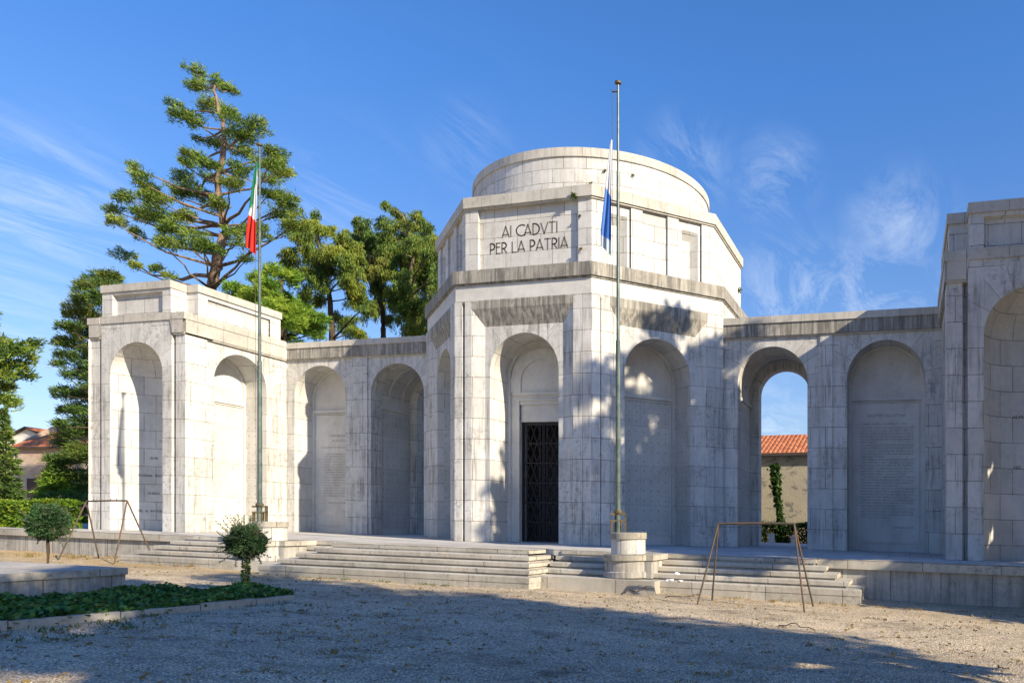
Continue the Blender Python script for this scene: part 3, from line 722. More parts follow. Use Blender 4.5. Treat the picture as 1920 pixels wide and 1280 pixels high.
    u0, u1, pz0, pz1 = -16.69, -14.27, 8.47, 9.30
    rect(at, fa, a0, u0, 8.47, zt, 0); rect(at, fa, u1, a1, 8.47, zt, 0); rect(at, fa, u0, u1, pz1, zt, 0)
    rect(at, fa, u0 + .06, u1 - .06, pz0, pz1 - .06, -.14)
    for q in ([(u0, 0, pz0), (u0 + .06, -.14, pz0), (u0 + .06, -.14, pz1 - .06), (u0, 0, pz1)], [(u1 - .06, -.14, pz0), (u1, 0, pz0), (u1, 0, pz1), (u1 - .06, -.14, pz1 - .06)],
              [(u0 + .06, -.14, pz1 - .06), (u1 - .06, -.14, pz1 - .06), (u1, 0, pz1), (u0, 0, pz1)]):
        at.poly([fa.P(*v) for v in q], [(v[0] + v[1], v[2]) for v in q], 0)
    side(at, fa, a1, -.75, 0, 8.45, zt); at.poly([fa.P(a0, -.75, 8.45), fa.P(a0, 0, 8.45), fa.P(a0, 0, zt), fa.P(a0, -.75, zt)], [(0, 8.45), (.75, 8.45), (.75, zt), (0, zt)])
    fi = F2(-13.36, 0, 90); q0, q1 = -6.72, -2.75
    rect(at, fi, q0, -6.3, 8.43, zt, 0); rect(at, fi, -3.3, q1, 8.43, zt, 0); rect(at, fi, -6.3, -3.3, 9.24, zt, 0)
    rect(at, fi, -6.3, -3.3, 8.43, 9.24, -.09); side(at, fi, -6.3, -.09, 0, 8.43, 9.24); at.poly([fi.P(-3.3, -.09, 8.43), fi.P(-3.3, 0, 8.43), fi.P(-3.3, 0, 9.24), fi.P(-3.3, -.09, 9.24)]); flat(at, fi, -6.3, -3.3, -.09, 0, 9.24, 0, up=False)
    fm = F2(0, -6.72, 0); rect(at, fm, -17.7, -17.2, 8.43, zt, 0); rect(at, fm, -13.88, -13.36, 8.43, zt, 0)
    fo = F2(-17.7, 0, -90); rect(at, fo, 2.75, 6.72, 8.43, zt, 0); fb = F2(0, -2.75, 180); rect(at, fb, 13.36, 17.7, 8.2, zt, 0)
    a = at.build('attic', M['attic'], p)
    box(ac, fa, a0 - .03, a1 + .03, -.70, .05, zt, 9.69, 0)
    box(ac, F2(0, 0, 0), -17.76, -13.30, 2.72, 6.78, zt - .002, 9.688, 0)
    ac.build('coping', M['cap'], a)
    for q in [pb] + jambs: q.build('name_panel', M['names'], p)
    words = [(3.62, [(-.28, 'CO')]), (2.90, [(-.54, 'CELORE')]), (2.18, [(-.82, 'PODERVINA'), (-.33, 'ZENSON')]), (1.46, [(-.54, 'OPUNZECA')]), (.74, [(-.98, 'NEL'), (-.77, 'XL'), (-.57, 'NOV'), (-.32, 'GORIZ')])]
    if mir: words = [(4.07, [(.15, 'AI'), (.33, 'MORTI')]), (2.62, [(.17, 'NEI'), (.5, 'DOLORI')])]
    for z, ws in words:
        for u, s in ws:
            tx = MB()
            if mir:
                vs, fs_ = text_faces(s, .14, 'LEFT')
                for fc in fs_:
                    pts = []
                    for i in fc:
                        th = PI / 2 - (u - .5 + vs[i][0]) / (R - .012); pts.append((-cx + ox + (R - .012) * math.cos(th), -7.40 + (R - .012) * math.sin(th), z + vs[i][1]))
                    MB.poly(tx, pts)
            else:
                vs, fs_ = text_faces(s, .135, 'CENTER')
                for fc in fs_:
                    pts = []
                    for i in fc:
                        th = PI / 2 - (u + vs[i][0] * .62) / (R - .012); pts.append((cx + (R - .012) * math.cos(th), -7.40 + (R - .012) * math.sin(th), z + vs[i][1]))
                    MB.poly(tx, pts)
            tx.build('lettering', M['black_letters'], p)
    return p
pavilion(False); pavilion(True)

# ------------------------------------------------------------------ TERRACE with steps
ter = empty('stone_terrace', (0, 0, 0), 'weathered stone terrace with broad flights of steps under the memorial', 'terrace')
W0 = Fr(0, 0, 0)
YP = -9.85
b = MB(); f = W0
flat(b, f, -34, 34, -6, 9.7, 0.0, 0)
b.build('paving', M['paving'], ter)
def ret_wall(x0, x1):
    b = MB(); box(b, f, x0, x1, 9.2, -YP, -1.35, -.22, 0); w = b.build('retaining_wall', M['wallbase'], ter)
    b = MB(); box(b, f, x0, x1, 9.3, -YP + .1, -.22, -.004 + .012, 0); b.build('coping', M['step'], w)
ret_wall(-34, -10.2); ret_wall(10.6, 34)
def flight(levels):
    b0 = None; root = None
    for i, (x0, x1, yf, zt, th) in enumerate(levels):
        b = MB(); e = .018
        fr = W0; d1 = -yf; lip = .06
        # tread slab with a slightly projecting, eased nosing over a recessed riser
        z0 = zt - (th if i else .17)
        box(b, fr, x0 + (lip if i else .012), x1 - (lip if i else .012), d1 - 1.6, d1 - (lip if i else .012), z0 - (.06 if i else .35), z0 + .03, 0)
        e = .01; flat(b, fr, x0 + e, x1 - e, d1 - 1.6, d1 - e, zt, 0)
        rect(b, fr, x0, x1, z0 + .02, zt - .012, d1); side(b, fr, x1, d1 - 1.6, d1, z0 + .02, zt - .012); flat(b, fr, x0, x1, d1 - 1.6, d1, z0 + .02, 0, up=False); b.poly([fr.P(x0, d1 - 1.6, z0 + .02), fr.P(x0, d1, z0 + .02), fr.P(x0, d1, zt - .012), fr.P(x0, d1 - 1.6, zt - .012)], [(0, z0), (1.6, z0), (1.6, zt), (0, zt)])
        for (ya, za, yb, zb) in ((d1, zt - .012, d1 - e, zt),):
            b.poly([fr.P(x0, ya, za), fr.P(x1, ya, za), fr.P(x1 - e, yb, zb), fr.P(x0 + e, yb, zb)], [(x0, za), (x1, za), (x1, zb), (x0, zb)])
        b.poly([fr.P(x1, d1, zt - .012), fr.P(x1, d1 - 1.6, zt - .012), fr.P(x1 - e, d1 - 1.6, zt), fr.P(x1 - e, d1 - e, zt)], None)
        o = b.build('step', M['step'])
        if root is None:
            root = o; o.name = 'flight_of_steps'; o.parent = ter
        else: o.parent = root
T_ = .128
flight([(-4.72 + .30 * i, 3.62 - .19 * i, -12.62 + .36 * i, -.62 + .157 * i, T_) for i in range(5)])
flight([(3.3 + .01 * i, 11.83 - .31 * i, -11.55 + .35 * i, -.625 + .157 * i, T_) for i in range(5)])
flight([(-11.1 + .27 * i, -4.3, -11.55 + .35 * i, -.625 + .157 * i, T_) for i in range(5)])
# plinth slabs the pedestals stand on
for x0, x1 in ((3.55, 6.75), (-6.9, -4.6)):
    b = MB(); box(b, f, x0, x1, 11.4, 11.98, -1.25, -.618, 0); b.build('landing_slab', M['step'], ter)
# terrace edge that closes the paving over the steps
b = MB(); box(b, f, -3.5, 2.8, 9.0, 11.16, -.16, .004, 0); b.build('top_slab', M['paving'], ter)
for x0, x1 in ((-10.1, -3.5), (2.8, 10.55)):
    b = MB(); box(b, f, x0, x1, 9.0, 10.1, -.16, .0045, 0); b.build('top_slab', M['paving'], ter)

# ------------------------------------------------------------------ pedestals and flagpoles
def pedestal():
    r = empty('round_pedestal', (0, 0, 0))
    b = lathe([(.62, -.62), (.66, -.60), (.66, -.46), (.62, -.44), (.62, -.16)], 40); 
    box(b, Fr(0, 0, 0), -.5, .74, -1.1, .28, -.62, -.16)
    base = b.build('base', M['wallbase'], r, warp=False)
    b = lathe([(.62, -.16), (.67, -.155), (.67, -.01), (.6, .0), (0, 0.0)], 40); box(b, Fr(0, 0, 0), -.55, .8, -1.1, .3, -.155, -.012); b.build('collar', M['step'], base, warp=False)
    b = lathe([(.455, 0.), (.455, .40)], 40); b.build('shaft', M['stone_p'], r, warp=False)
    b = lathe([(.455, .40), (.49, .402), (.49, .56), (.475, .572), (0, .572)], 40); b.build('cap', M['step'], r, warp=False)
    return r
M['stone_p'] = stone('pedestal_stone', rh=9, bw=.42, streak=.3, stain=.4, warm=.3, off=0)
PX, PYY = 5.72, -11.1
p1 = pedestal(); p1.location = (PX, PYY, fz(PX)); tag(p1, 'round two-tiered stone pedestal under the pole with the blue and white flag', 'pedestal', 'pedestals of the flagpoles')
p2 = copy_tree(p1); p2.location = (-PX - .05, PYY, fz(-PX)); tag(p2, 'round stone pedestal half hidden by the small clipped tree, under the Italian flag', 'pedestal', 'pedestals of the flagpoles')
def flagpole(h):
    r = empty('flagpole', (0, 0, 0))
    b = MB(); tube(b, [(0, 0, 0), (0, 0, .55), (0, 0, 5.1), (0, 0, 5.12)], [.068, .068, .060, .045], 14); tube(b, [(0, 0, 5.12), (0, 0, 9.6)], [.045, .041], 12); tube(b, [(0, 0, 9.6), (0, 0, h)], [.034, .030], 12)
    pole = b.build('pole', M['pole'], r, warp=False, smooth=True)
    b = lathe([(.03, h), (.085, h + .01), (.09, h + .06), (.04, h + .09), (0, h + .1)], 16); b.build('truck', M['fitting'], r, warp=False)
    b = MB(); tube(b, [(0, 0, h - .2), (-.16, 0, h - .18), (-.17, 0, h - .12)], .022, 8)
    b.build('halyard_arm', M['fitting'], r, warp=False)
    b = MB(); F0 = Fr(0, 0, 20)
    for u0, u1, z1 in ((-.19, -.14, .30), (.17, .22, .50), (.07, .11, .32)): box(b, F0, u0, u1, -.05, .05, 0, z1)
    box(b, F0, -.20, .22, -.06, .06, .46, .51); box(b, F0, -.20, .22, -.06, .06, .28, .33)
    lathe([(.10, .50), (.11, .52), (.11, .57), (.085, .60)], 16, b=b); tube(b, [(-.07, -.02, .0), (-.07, -.02, .62)], .02, 6)
    b.build('bracket', M['fitting'], r, warp=False)
    b = MB(); tube(b, [(-.165, 0, h - .16), (-.14, -.02, h * .5), (-.09, -.03, .7)], .006, 5); b.build('halyard', M['fitting'], r, warp=False)
    return r
fp = flagpole(11.95); fp.location = (5.43, PYY, fz(PX, .572)); tag(fp, 'tall green-grey flagpole carrying the drooping blue and white flag', 'flagpole', 'flagpoles in front of the steps')
fp2 = copy_tree(fp); fp2.scale.z = .955; fp2.location = (-6.17, PYY, fz(-PX, .572)); tag(fp2, 'tall grey flagpole carrying the red, white and green flag', 'flagpole', 'flagpoles in front of the steps')
def flag(name, top, H, w, colf, lab, sway):
    n, m_ = 60, 26; vs = []; 
    for i in range(n + 1):
        t_ = i / n
        for j in range(m_ + 1):
            s_ = j / m_
            wd = w * (.12 + .88 * min(1, (t_ / .85)) ** .8)
            zt = -t_ * H * (1 - .10 * (1 - s_) * t_) - (.0 if t_ < .9 else (t_ - .9) * (.2 + 1.6 * s_) * .5)
            fold = math.sin(s_ * PI * 5 + t_ * 1.3) * .045 * (.4 + t_) + math.sin(s_ * 9 + t_ * 5) * .012
            x = -(1 - s_) * wd + sway * t_ + math.cos(s_ * PI * 5 + t_) * .01; vs.append((x, fold, zt))
    fs = []; 
    for i in range(n):
        for j in range(m_): a = i * (m_ + 1) + j; fs.append((a, a + m_ + 1, a + m_ + 2, a + 1))
    me = bpy.data.meshes.new(name); me.from_pydata(vs, [], fs); ca = me.color_attributes.new('dye', 'FLOAT_COLOR', 'POINT')
    for i in range(n + 1):
        for j in range(m_ + 1): ca.data[i * (m_ + 1) + j].color = (*colf(i / n, j / m_), 1)
    me.polygons.foreach_set('use_smooth', [True] * len(fs))
    t = NT(name + '_cloth'); a = t.n('ShaderNodeVertexColor', layer_name='dye'); c = a.outputs['Color']
    i = t.bsdf.inputs; t.link(c, i['Base Color']); i['Roughness'].default_value = .8
    tr = t.n('ShaderNodeBsdfTranslucent', inp={'Color': c}); mx = t.n('ShaderNodeMixShader', inp={0: .4}); t.link(t.bsdf.outputs[0], mx.inputs[1]); t.link(tr.outputs[0], mx.inputs[2]); t.link(mx.outputs[0], t.out.inputs['Surface'])
    me.materials.append(t.mat); o = bpy.data.objects.new(name, me); col.objects.link(o); o.location = top
    tag(o, lab, 'flag', 'flags hanging limp on the poles'); return o
def it(t_, s_):
    if t_ > .58 + .08 * s_: return (.72, .035, .02)
    if s_ > 1.0 - 1.5 * t_ + .1: return (.78, .78, .76)
    return (.01, .22, .075)
def bl(t_, s_):
    if t_ > .90 - .02 * s_: return (.52, .60, .66)
    if t_ < .40 + .12 * s_: return (.74, .75, .76)
    return (.10, .27, .66) if s_ < .62 else (.03, .13, .46)
flag('italian_flag', (-6.21, PYY - .05, 11.60), 2.72, .42, it, 'limp green, white and red flag on the left pole', -.03)
flag('blue_flag', (5.28, PYY - .05, 10.88), 3.05, .35, bl, 'limp white and blue flag on the right pole', 0)

# ------------------------------------------------------------------ rusty trestles
def trestle(L, Hh, lean):
    r = empty('metal_trestle', (0, 0, 0))
    b = MB(); tube(b, [(-L / 2, 0, Hh), (0, .0, Hh + .01), (L / 2, 0, Hh)], .026, 8)
    for x in (-L * .32, L * .1, L * .24): tube(b, [(x, 0, Hh), (x + .01, 0, Hh + .08)], .012, 6)
    b.build('top_bar', M['rust'], r, warp=False)
    for s in (-1, 1):
        for y in (-.62, .62):
            b = MB(); tube(b, [(s * L / 2, 0, Hh), (s * (L / 2 + lean), y, 0)], .022, 8); b.build('leg', M['rust'], r, warp=False)
    return r
tr = trestle(1.78, 1.92, .34); tr.location = (9.55, -13.05, gz(9.5) - .03); tr.rotation_euler.z = math.radians(-2)
tag(tr, 'rusty tubular steel trestle standing on gravel before the right-hand steps', 'trestle', 'steel trestles on the gravel')
tr2 = copy_tree(tr); tr2.location = (-11.58, -11.55, gz(-11.7) - .02); tr2.rotation_euler.z = math.radians(-3)
tag(tr2, 'brown tubular steel trestle beside the left clipped tree, in sun', 'trestle', 'steel trestles on the gravel')

# ------------------------------------------------------------------ ground
def grid(x0, x1, y0, y1, nx, ny, zf, name, mat, kind=None):
    X, Y = np.meshgrid(np.linspace(x0, x1, nx), np.linspace(y0, y1, ny)); Z = zf(X, Y)
    v = np.stack([X.ravel(), Y.ravel(), Z.ravel()], 1); fs = []
    for j in range(ny - 1):
        for i in range(nx - 1): a = j * nx + i; fs.append((a, a + 1, a + nx + 1, a + nx))
    me = bpy.data.meshes.new(name); me.from_pydata(v.tolist(), [], fs); me.materials.append(mat); me.polygons.foreach_set('use_smooth', [True] * len(fs))
    o = bpy.data.objects.new(name, me); col.objects.link(o)
    if kind: tag(o, kind='structure')
    return o
def zg(X, Y):
    z = warp_z(X, gnom(X)); near = np.exp(-((np.abs(X) / 40) ** 4)) * np.exp(-(((Y + 20) / 30) ** 4))
    return z + near * (.018 * np.sin(X * 1.3 + Y * .7) + .014 * np.sin(X * .6 - Y * 1.9) + .008 * np.sin(X * 3.1 + 1) * np.sin(Y * 2.7))
xs = np.concatenate([np.linspace(-600, -36, 12), np.linspace(-34, 34, 170), np.linspace(36, 600, 12)]); ys = np.concatenate([np.linspace(-300, -42, 8), np.linspace(-40, 6, 120), np.linspace(10, 700, 12)])
X, Y = np.meshgrid(xs, ys); Z = zg(X, Y); v = np.stack([X.ravel(), Y.ravel(), Z.ravel()], 1); nx = len(xs)
fs = [(j * nx + i, j * nx + i + 1, (j + 1) * nx + i + 1, (j + 1) * nx + i) for j in range(len(ys) - 1) for i in range(nx - 1)]
me = bpy.data.meshes.new('ground'); me.from_pydata(v.tolist(), [], fs); me.materials.append(M['gravel']); me.polygons.foreach_set('use_smooth', [True] * len(fs))
ground = bpy.data.objects.new('ground', me); col.objects.link(ground); tag(ground, kind='structure')
b = MB()
for x0, x1 in [(-34 + 4 * i, -30 + 4 * i) for i in range(17)]:
    b.poly([(x0, 6.2, gnom(x0) + .03), (x1, 6.2, gnom(x1) + .03), (x1, 60, gnom(x1) + .03), (x0, 60, gnom(x0) + .03)])
tag(b.build('lawn', M['lawn']), kind='structure')

# ------------------------------------------------------------------ foliage engine
def unit(a): return a / np.maximum(np.linalg.norm(a, axis=-1, keepdims=True), 1e-9)
def leaves_mesh(name, C, Dr, L, Wd, mat, parent=None, loc=None, taper=.35, fold=False):
    n = len(C); Dr = unit(Dr); rnd = unit(rng.normal(size=(n, 3))); S = unit(np.cross(Dr, rnd))
    L = L[:, None]; Wd = Wd[:, None]
    A = C - S * Wd * .5; B = C + S * Wd * .5; E = C + Dr * L * .55 + S * Wd * .5; G = C + Dr * L * .55 - S * Wd * .5; T = C + Dr * L
    V = np.stack([A, B, E, T, G], 1).reshape(-1, 3).astype(np.float32)
    me = bpy.data.meshes.new(name); me.vertices.add(5 * n); me.vertices.foreach_set('co', V.ravel())
    me.loops.add(5 * n); me.loops.foreach_set('vertex_index', np.arange(5 * n, dtype=np.int32)); me.polygons.add(n)
    me.polygons.foreach_set('loop_start', np.arange(0, 5 * n, 5, dtype=np.int32)); me.polygons.foreach_set('loop_total', np.full(n, 5, dtype=np.int32))
    me.materials.append(mat); me.update(calc_edges=True)
    o = bpy.data.objects.new(name, me); col.objects.link(o)
    if parent is not None: o.parent = parent
    return o
def spray_pad(c, r, n, droop=.3, twig=.9, centre=None, L=(.2, .4), W=(.05, .09)):
    """foliage pad: twigs fan out sideways inside an ellipsoid, each carrying a row of needle tufts"""
    c = np.array(c); r = np.array(r); k = max(3, n // 9)
    o = unit(rng.normal(size=(k, 3))) * (rng.random((k, 1)) ** .45) * r * .8 + c
    base = unit((o - c) / r + rng.normal(size=(k, 3)) * .55)
    if centre is not None: base = unit(base + unit(o - np.array(centre)) * .7)
    base[:, 2] *= .35; base = unit(base)
    C = []; Dd = []
    for j in range(9):
        s = j / 8; p = o + base * twig * s * rng.uniform(.7, 1.1, (k, 1)) * min(1, r.max() * 1.2) + np.array([0, 0, -1]) * droop * s * s * (.8 + .4 * rng.random((k, 1)))
        d = base * (1 - .5 * droop * s) + rng.normal(size=(k, 3)) * (.45 - .22 * min(1, droop)) + np.array([0, 0, -droop * s * 1.2]); C.append(p + rng.normal(size=(k, 3)) * .06); Dd.append(d)
    C = np.concatenate(C); Dd = np.concatenate(Dd); m_ = len(C)
    return C, Dd, rng.uniform(*L, m_), rng.uniform(*W, m_)
def branch_pad(c, r, n, hang, out):
    """pad built of outward branchlets; needles sit on short side twigs or hang in strands"""
    c = np.array(c); r = np.array(r); rh = r[:2].mean(); nb = int(np.clip(3 + rh * r[2] * 14, 4, 40)); m_ = max(8, n // nb); Cs = []; Ds = []
    out = np.array(out) * np.array([1, 1, .15]); out = out / max(np.linalg.norm(out), 1e-6)
    for _ in range(nb):
        d = unit(out * .9 + rng.normal(size=3) * np.array([.75, .75, .12]) + np.array([0, 0, .08])); sd = unit(np.cross(d, [0, 0, 1.]))
        L = rh * rng.uniform(1.0, 1.9) + .15; p0 = c - d * L * .5 + rng.normal(size=3) * r * np.array([.30, .30, .55])
        ns = max(4, int(L / (.13 if hang else .10))); t_ = (rng.integers(0, ns, m_) + .5) / ns; sg = rng.choice([-1., 1.], m_); w = .42 * L * (1 - .75 * t_) + .05
        q = rng.random(m_) ** .8
        if hang:
            lat = rng.choice([0., .35, .75], m_); hl = (.35 + .75 * r[2]) * (.45 + .55 * np.sin(t_ * 39 + sg * 2 + lat * 5) ** 2) * (1 - .35 * t_)
            P = p0 + d * (L * t_)[:, None] + sd * (sg * w * lat)[:, None] + np.array([0, 0, 1.]) * (.12 * L * np.sin(PI * t_) - .25 * L * t_ ** 2 - hl * q * min(1.3, hang))[:, None] + rng.normal(size=(m_, 3)) * .035
            D = np.array([0, 0, -1.]) + rng.normal(size=(m_, 3)) * .38 + d * .25
        else:
            P = p0 + d * (L * t_)[:, None] + sd * (sg * w * q)[:, None] + d * (w * q * .5)[:, None] + np.array([0, 0, 1.]) * (-.10 * L * t_ ** 2 + .02)[:, None] + rng.normal(size=(m_, 3)) * np.array([.05, .05, .09])
            D = d * .5 + sd * sg[:, None] * .6 + np.array([0, 0, .35]) + rng.normal(size=(m_, 3)) * .38
        Cs.append(P); Ds.append(D)
    C = np.concatenate(Cs); return C, np.concatenate(Ds)
# camera frame, also used to place things from image pixel coordinates
CX, CY, CE, CF, CPX, CPY, CYAW = 12.939, -30.369, .563, 1441.135, 1339.013, 987.539, math.radians(14.164)
RV = np.array([math.cos(CYAW), math.sin(CYAW), 0]); FV = np.array([-math.sin(CYAW), math.cos(CYAW), 0]); CC = np.array([CX, CY, CE])
def pixel_point(u, v, dist): return CC + (FV + RV * (u - CPX) / CF + np.array([0, 0, (CPY - v) / CF])) * dist
def limb(b, p0, p1, r0, r1, sag=.0, n=6, jit=.12):
    p0, p1 = np.array(p0, float), np.array(p1, float); L = np.linalg.norm(p1 - p0); pts = []
    for i in range(n + 1):
        s = i / n; p = p0 * (1 - s) + p1 * s; p = p + rng.normal(size=3) * jit * L * .12 * math.sin(PI * s); p[2] += -sag * L * math.sin(PI * s); pts.append(tuple(p))
    tube(b, pts, [r0 * (1 - i / n) + r1 * i / n for i in range(n + 1)], 6)
    return pts
def pad_tree(name, label, group, trunk, pads, dist, spread, leafm, barkm, s_px, droop=.3, dens=1., twig=.9, L=(.13, .27), W=(.022, .040), tr=(.45, .06), maps=None, ground_base=True, depth_spread=2.5, limbs=True, cat='tree'):
    """trunk: list of image pixels; pads: (px, py, rx, ry) in pixels"""
    pts = [pixel_point(u, v, dist) for u, v in trunk]
    base = pts[0].copy()
    if ground_base: base[2] = gz(np.clip(base[0], -34, 34)) - .1
    root = empty(name, tuple(base), label, cat, group)
    b = MB(); full = ([tuple(base)] if ground_base else []) + [tuple(p) for p in pts]; n = len(full)
    # refine the trunk
    ref = []
    for a, c in zip(full[:-1], full[1:]):
        for s in (0, .34, .67): q = np.array(a) * (1 - s) + np.array(c) * s; ref.append(tuple(q + (rng.normal(size=3) * .06 if s else 0)))
    ref.append(full[-1]); rad = [tr[0] * (1 - i / (len(ref) - 1)) + tr[1] * i / (len(ref) - 1) for i in range(len(ref))]
    tube(b, ref, rad, 10)
    R = np.array(ref); Cs = []; Ds = []; Ls = []; Ws = []
    for (u, v, rx, ry) in pads:
        dd = dist + float(np.clip(rng.normal() * depth_spread, -2 * depth_spread, 2 * depth_spread)) * (1 if True else 0)
        c = pixel_point(u, v, dd); m = dd / CF
        r = (rx * m, (rx + ry) * .5 * m * 1.1, ry * m)
        vol = rx * ry * m * m; nn = int(6200 * vol * dens) + 120
        ax = R[np.argmin(np.abs(R[:, 2] - c[2]))]; C, Dd = branch_pad(c, r, nn, droop if droop > .5 else 0, c - ax); l = rng.uniform(*L, len(C)); w = rng.uniform(*W, len(C)); Cs.append(C); Ds.append(Dd); Ls.append(l); Ws.append(w)
        if limbs:
            hz = c[2] - .25 * np.linalg.norm((c - R[np.argmin(np.abs(R[:, 2] - c[2]))])[:2]) - .2
            k = int(np.argmin(np.abs(R[:, 2] - hz))); d_ = np.linalg.norm(c - R[k]); limb(b, R[k], c + np.array([0, 0, -.1]), min(rad[k] * .5, .03 + .012 * d_), .02, sag=.05 if droop < .5 else -.04)
    trunk_o = b.build('trunk', barkm, root, warp=False, smooth=True); trunk_o.location = -Vector(base)
    cr = leaves_mesh('crown', np.concatenate(Cs), np.concatenate(Ds), np.concatenate(Ls), np.concatenate(Ws), leafm, root); cr.location = -Vector(base)
    return root
def px(lst, ox, oy, s): return [(ox + a / s, oy + b_ / s, *(c / s for c in r)) for a, b_, *r in lst]

cedar = [(525,100,40,34),(560,165,45,26),(515,180,26,18),(625,160,30,40),(690,190,42,26),(640,290,90,34),(405,262,30,20),(440,325,62,26),(510,345,60,26),(520,430,12,40),(700,330,50,24),(800,385,90,32),(750,425,80,32),(760,500,95,32),(905,510,50,28),(960,540,50,20),(500,520,66,24),(465,575,26,34),(550,550,40,20),(970,610,64,40),(900,575,80,28),(905,665,50,30),(460,645,62,26),(520,725,95,36),(590,755,40,26),(200,590,26,24),(225,655,48,32),(170,755,66,26),(290,715,52,40),(330,765,85,38),(250,830,60,30),(95,815,44,22),(105,885,50,28),(340,850,90,44),(440,740,34,34),(470,860,50,38),(400,925,96,36),(510,960,66,40),(370,1005,78,28),(560,1005,50,32),(215,935,26,30),(165,1065,56,18),(205,1115,18,36),(325,1135,26,26),(390,1165,26,12),(1000,760,66,38),(960,835,86,40),(1040,875,56,44),(900,730,56,30),(720,960,60,30),(785,925,52,32),(870,930,34,34),(650,790,40,44),(610,1025,46,26),(780,1075,36,14),(740,615,56,30),(1010,935,46,30),(620,460,60,26),(590,590,60,24),(700,680,70,24),(600,650,40,20)]
pad_tree('cedar_tree', 'tall ragged cedar with bare tan trunk and tiered branches behind the left pavilion', 'conifers behind the memorial',
         px([(600, 1230), (640, 1050), (668, 900), (640, 740), (660, 560), (665, 400), (632, 260), (622, 170)], 180, 100, 2.783), px(cedar, 180, 100, 2.783), 45, 3, M['leaf_cedar'], M['bark_tan'], 0, droop=.22, dens=.7, twig=.62, tr=(.32, .06), depth_spread=2.8)
dA = [(300,165,26,36),(230,240,76,50),(330,280,86,60),(200,350,96,50),(430,280,46,36),(110,450,100,30),(280,450,120,80),(450,470,110,90),(90,540,84,40),(380,580,120,90),(560,520,100,80),(600,640,100,80),(250,620,86,60),(150,640,56,56),(230,800,56,110),(340,850,46,60),(600,760,96,70),(660,840,100,70),(720,910,80,60),(560,1010,60,60),(640,1110,100,46),(480,1020,40,50),(520,330,70,60),(600,420,80,60),(560,640,80,70),(340,700,80,60)]
pad_tree('deodar_tree', 'drooping yellow-green deodar left of the group beyond the left wing roof', 'conifers behind the memorial',
         px([(440, 1180), (425, 950), (395, 740), (350, 500), (300, 190)], 520, 360, 4.268), px(dA, 520, 360, 4.268), 49, 3, M['leaf_deodar'], M['bark_dark'], 0, droop=.85, dens=1.0, twig=.7, tr=(.24, .05), depth_spread=1.8)
dB = [(640,240,56,34),(700,260,56,46),(660,310,76,34),(740,350,76,56),(800,440,86,76),(720,420,76,56),(650,450,56,46),(860,560,76,76),(780,560,86,86),(800,700,86,76),(720,620,70,60),(840,790,86,76),(900,980,70,50),(800,880,76,66),(930,860,60,60),(600,340,60,50),(880,470,80,70),(660,560,80,70),(820,350,80,40)]
pad_tree('deodar_tree', 'dark slender deodar in the middle of the group beyond the left wing roof', 'conifers behind the memorial',
         px([(850, 1180), (845, 950), (800, 700), (760, 500), (715, 280)], 520, 360, 4.268), px(dB, 520, 360, 4.268), 53, 3, M['leaf_pine'], M['bark_dark'], 0, droop=.8, dens=.9, twig=.7, tr=(.24, .05), depth_spread=1.8)
dC = [(865,85,44,24),(945,130,56,34),(1010,190,56,44),(820,215,54,22),(900,260,96,40),(980,330,110,50),(860,355,100,22),(1130,180,66,40),(1190,250,56,50),(1080,260,76,50),(1200,350,86,86),(1080,400,96,66),(1000,430,76,40),(1230,450,80,96),(1120,500,100,86),(1030,560,96,86),(1220,580,76,96),(1120,650,106,86),(1000,700,76,96),(1200,720,86,86),(1060,800,96,86),(1180,850,106,86),(1000,900,86,76),(1120,960,106,76),(1220,1000,56,76),(930,540,46,46),(1050,1060,96,56),(1200,1090,56,36),(1290,700,50,200),(1290,1000,50,120),(1280,480,40,80),(1330,600,60,90),(1340,820,60,100),(1350,1000,60,90),(1300,380,50,60),(960,480,70,50),(900,640,80,70),(960,800,80,70),(880,440,70,40)]
pad_tree('deodar_tree', 'broad drooping deodar touching the left edge of the rotunda', 'conifers behind the memorial',
         px([(1100, 1180), (1070, 900), (1060, 700), (1090, 450), (1010, 200)], 520, 360, 4.268), px(dC, 520, 360, 4.268), 51, 3, M['leaf_deodar'], M['bark_tan'], 0, droop=.85, dens=.95, twig=.7, tr=(.28, .05), depth_spread=1.8)
dD = [(60,700,80,66),(60,850,100,90),(150,900,90,70),(100,1000,110,80),(250,1000,80,70),(330,1010,76,50),(170,1110,130,66),(60,1130,76,66),(300,1110,80,50),(-60,760,90,60),(-110,860,100,70),(-60,960,90,80),(-190,800,90,50),(-260,860,80,60),(-330,760,60,40),(-350,850,60,50),(-150,700,60,40),(-40,640,50,36),(-100,1040,90,70),(-200,960,90,60)]
pad_tree('cypress_tree', 'bright green feathery conifer directly behind the left pavilion parapet', 'conifers behind the memorial',
         px([(40, 1180), (30, 950), (20, 700)], 520, 360, 4.268), px(dD, 520, 360, 4.268), 38, 3, M['leaf_bright'], M['bark_dark'], 0, droop=.45, dens=1.3, twig=.6, tr=(.3, .08), depth_spread=1.2)
eP = [(205,512,20,10),(190,525,22,12),(215,532,14,14),(166,535,13,12),(160,560,20,16),(195,555,28,18),(150,580,26,12),(130,590,13,8),(178,597,30,18),(135,615,22,9),(172,622,34,16),(118,640,12,7),(150,650,36,13),(178,660,18,18),(130,667,26,9),(113,680,12,6),(162,692,30,16),(130,705,13,6),(172,722,34,18),(125,737,18,9),(152,748,36,14),(130,766,22,11),(162,782,34,18),(116,795,13,6),(152,812,36,18),(122,832,22,12),(158,852,38,22),(112,862,18,12),(145,882,44,22),(110,902,24,16),(152,912,44,22),(95,925,18,12),(130,935,50,14)]
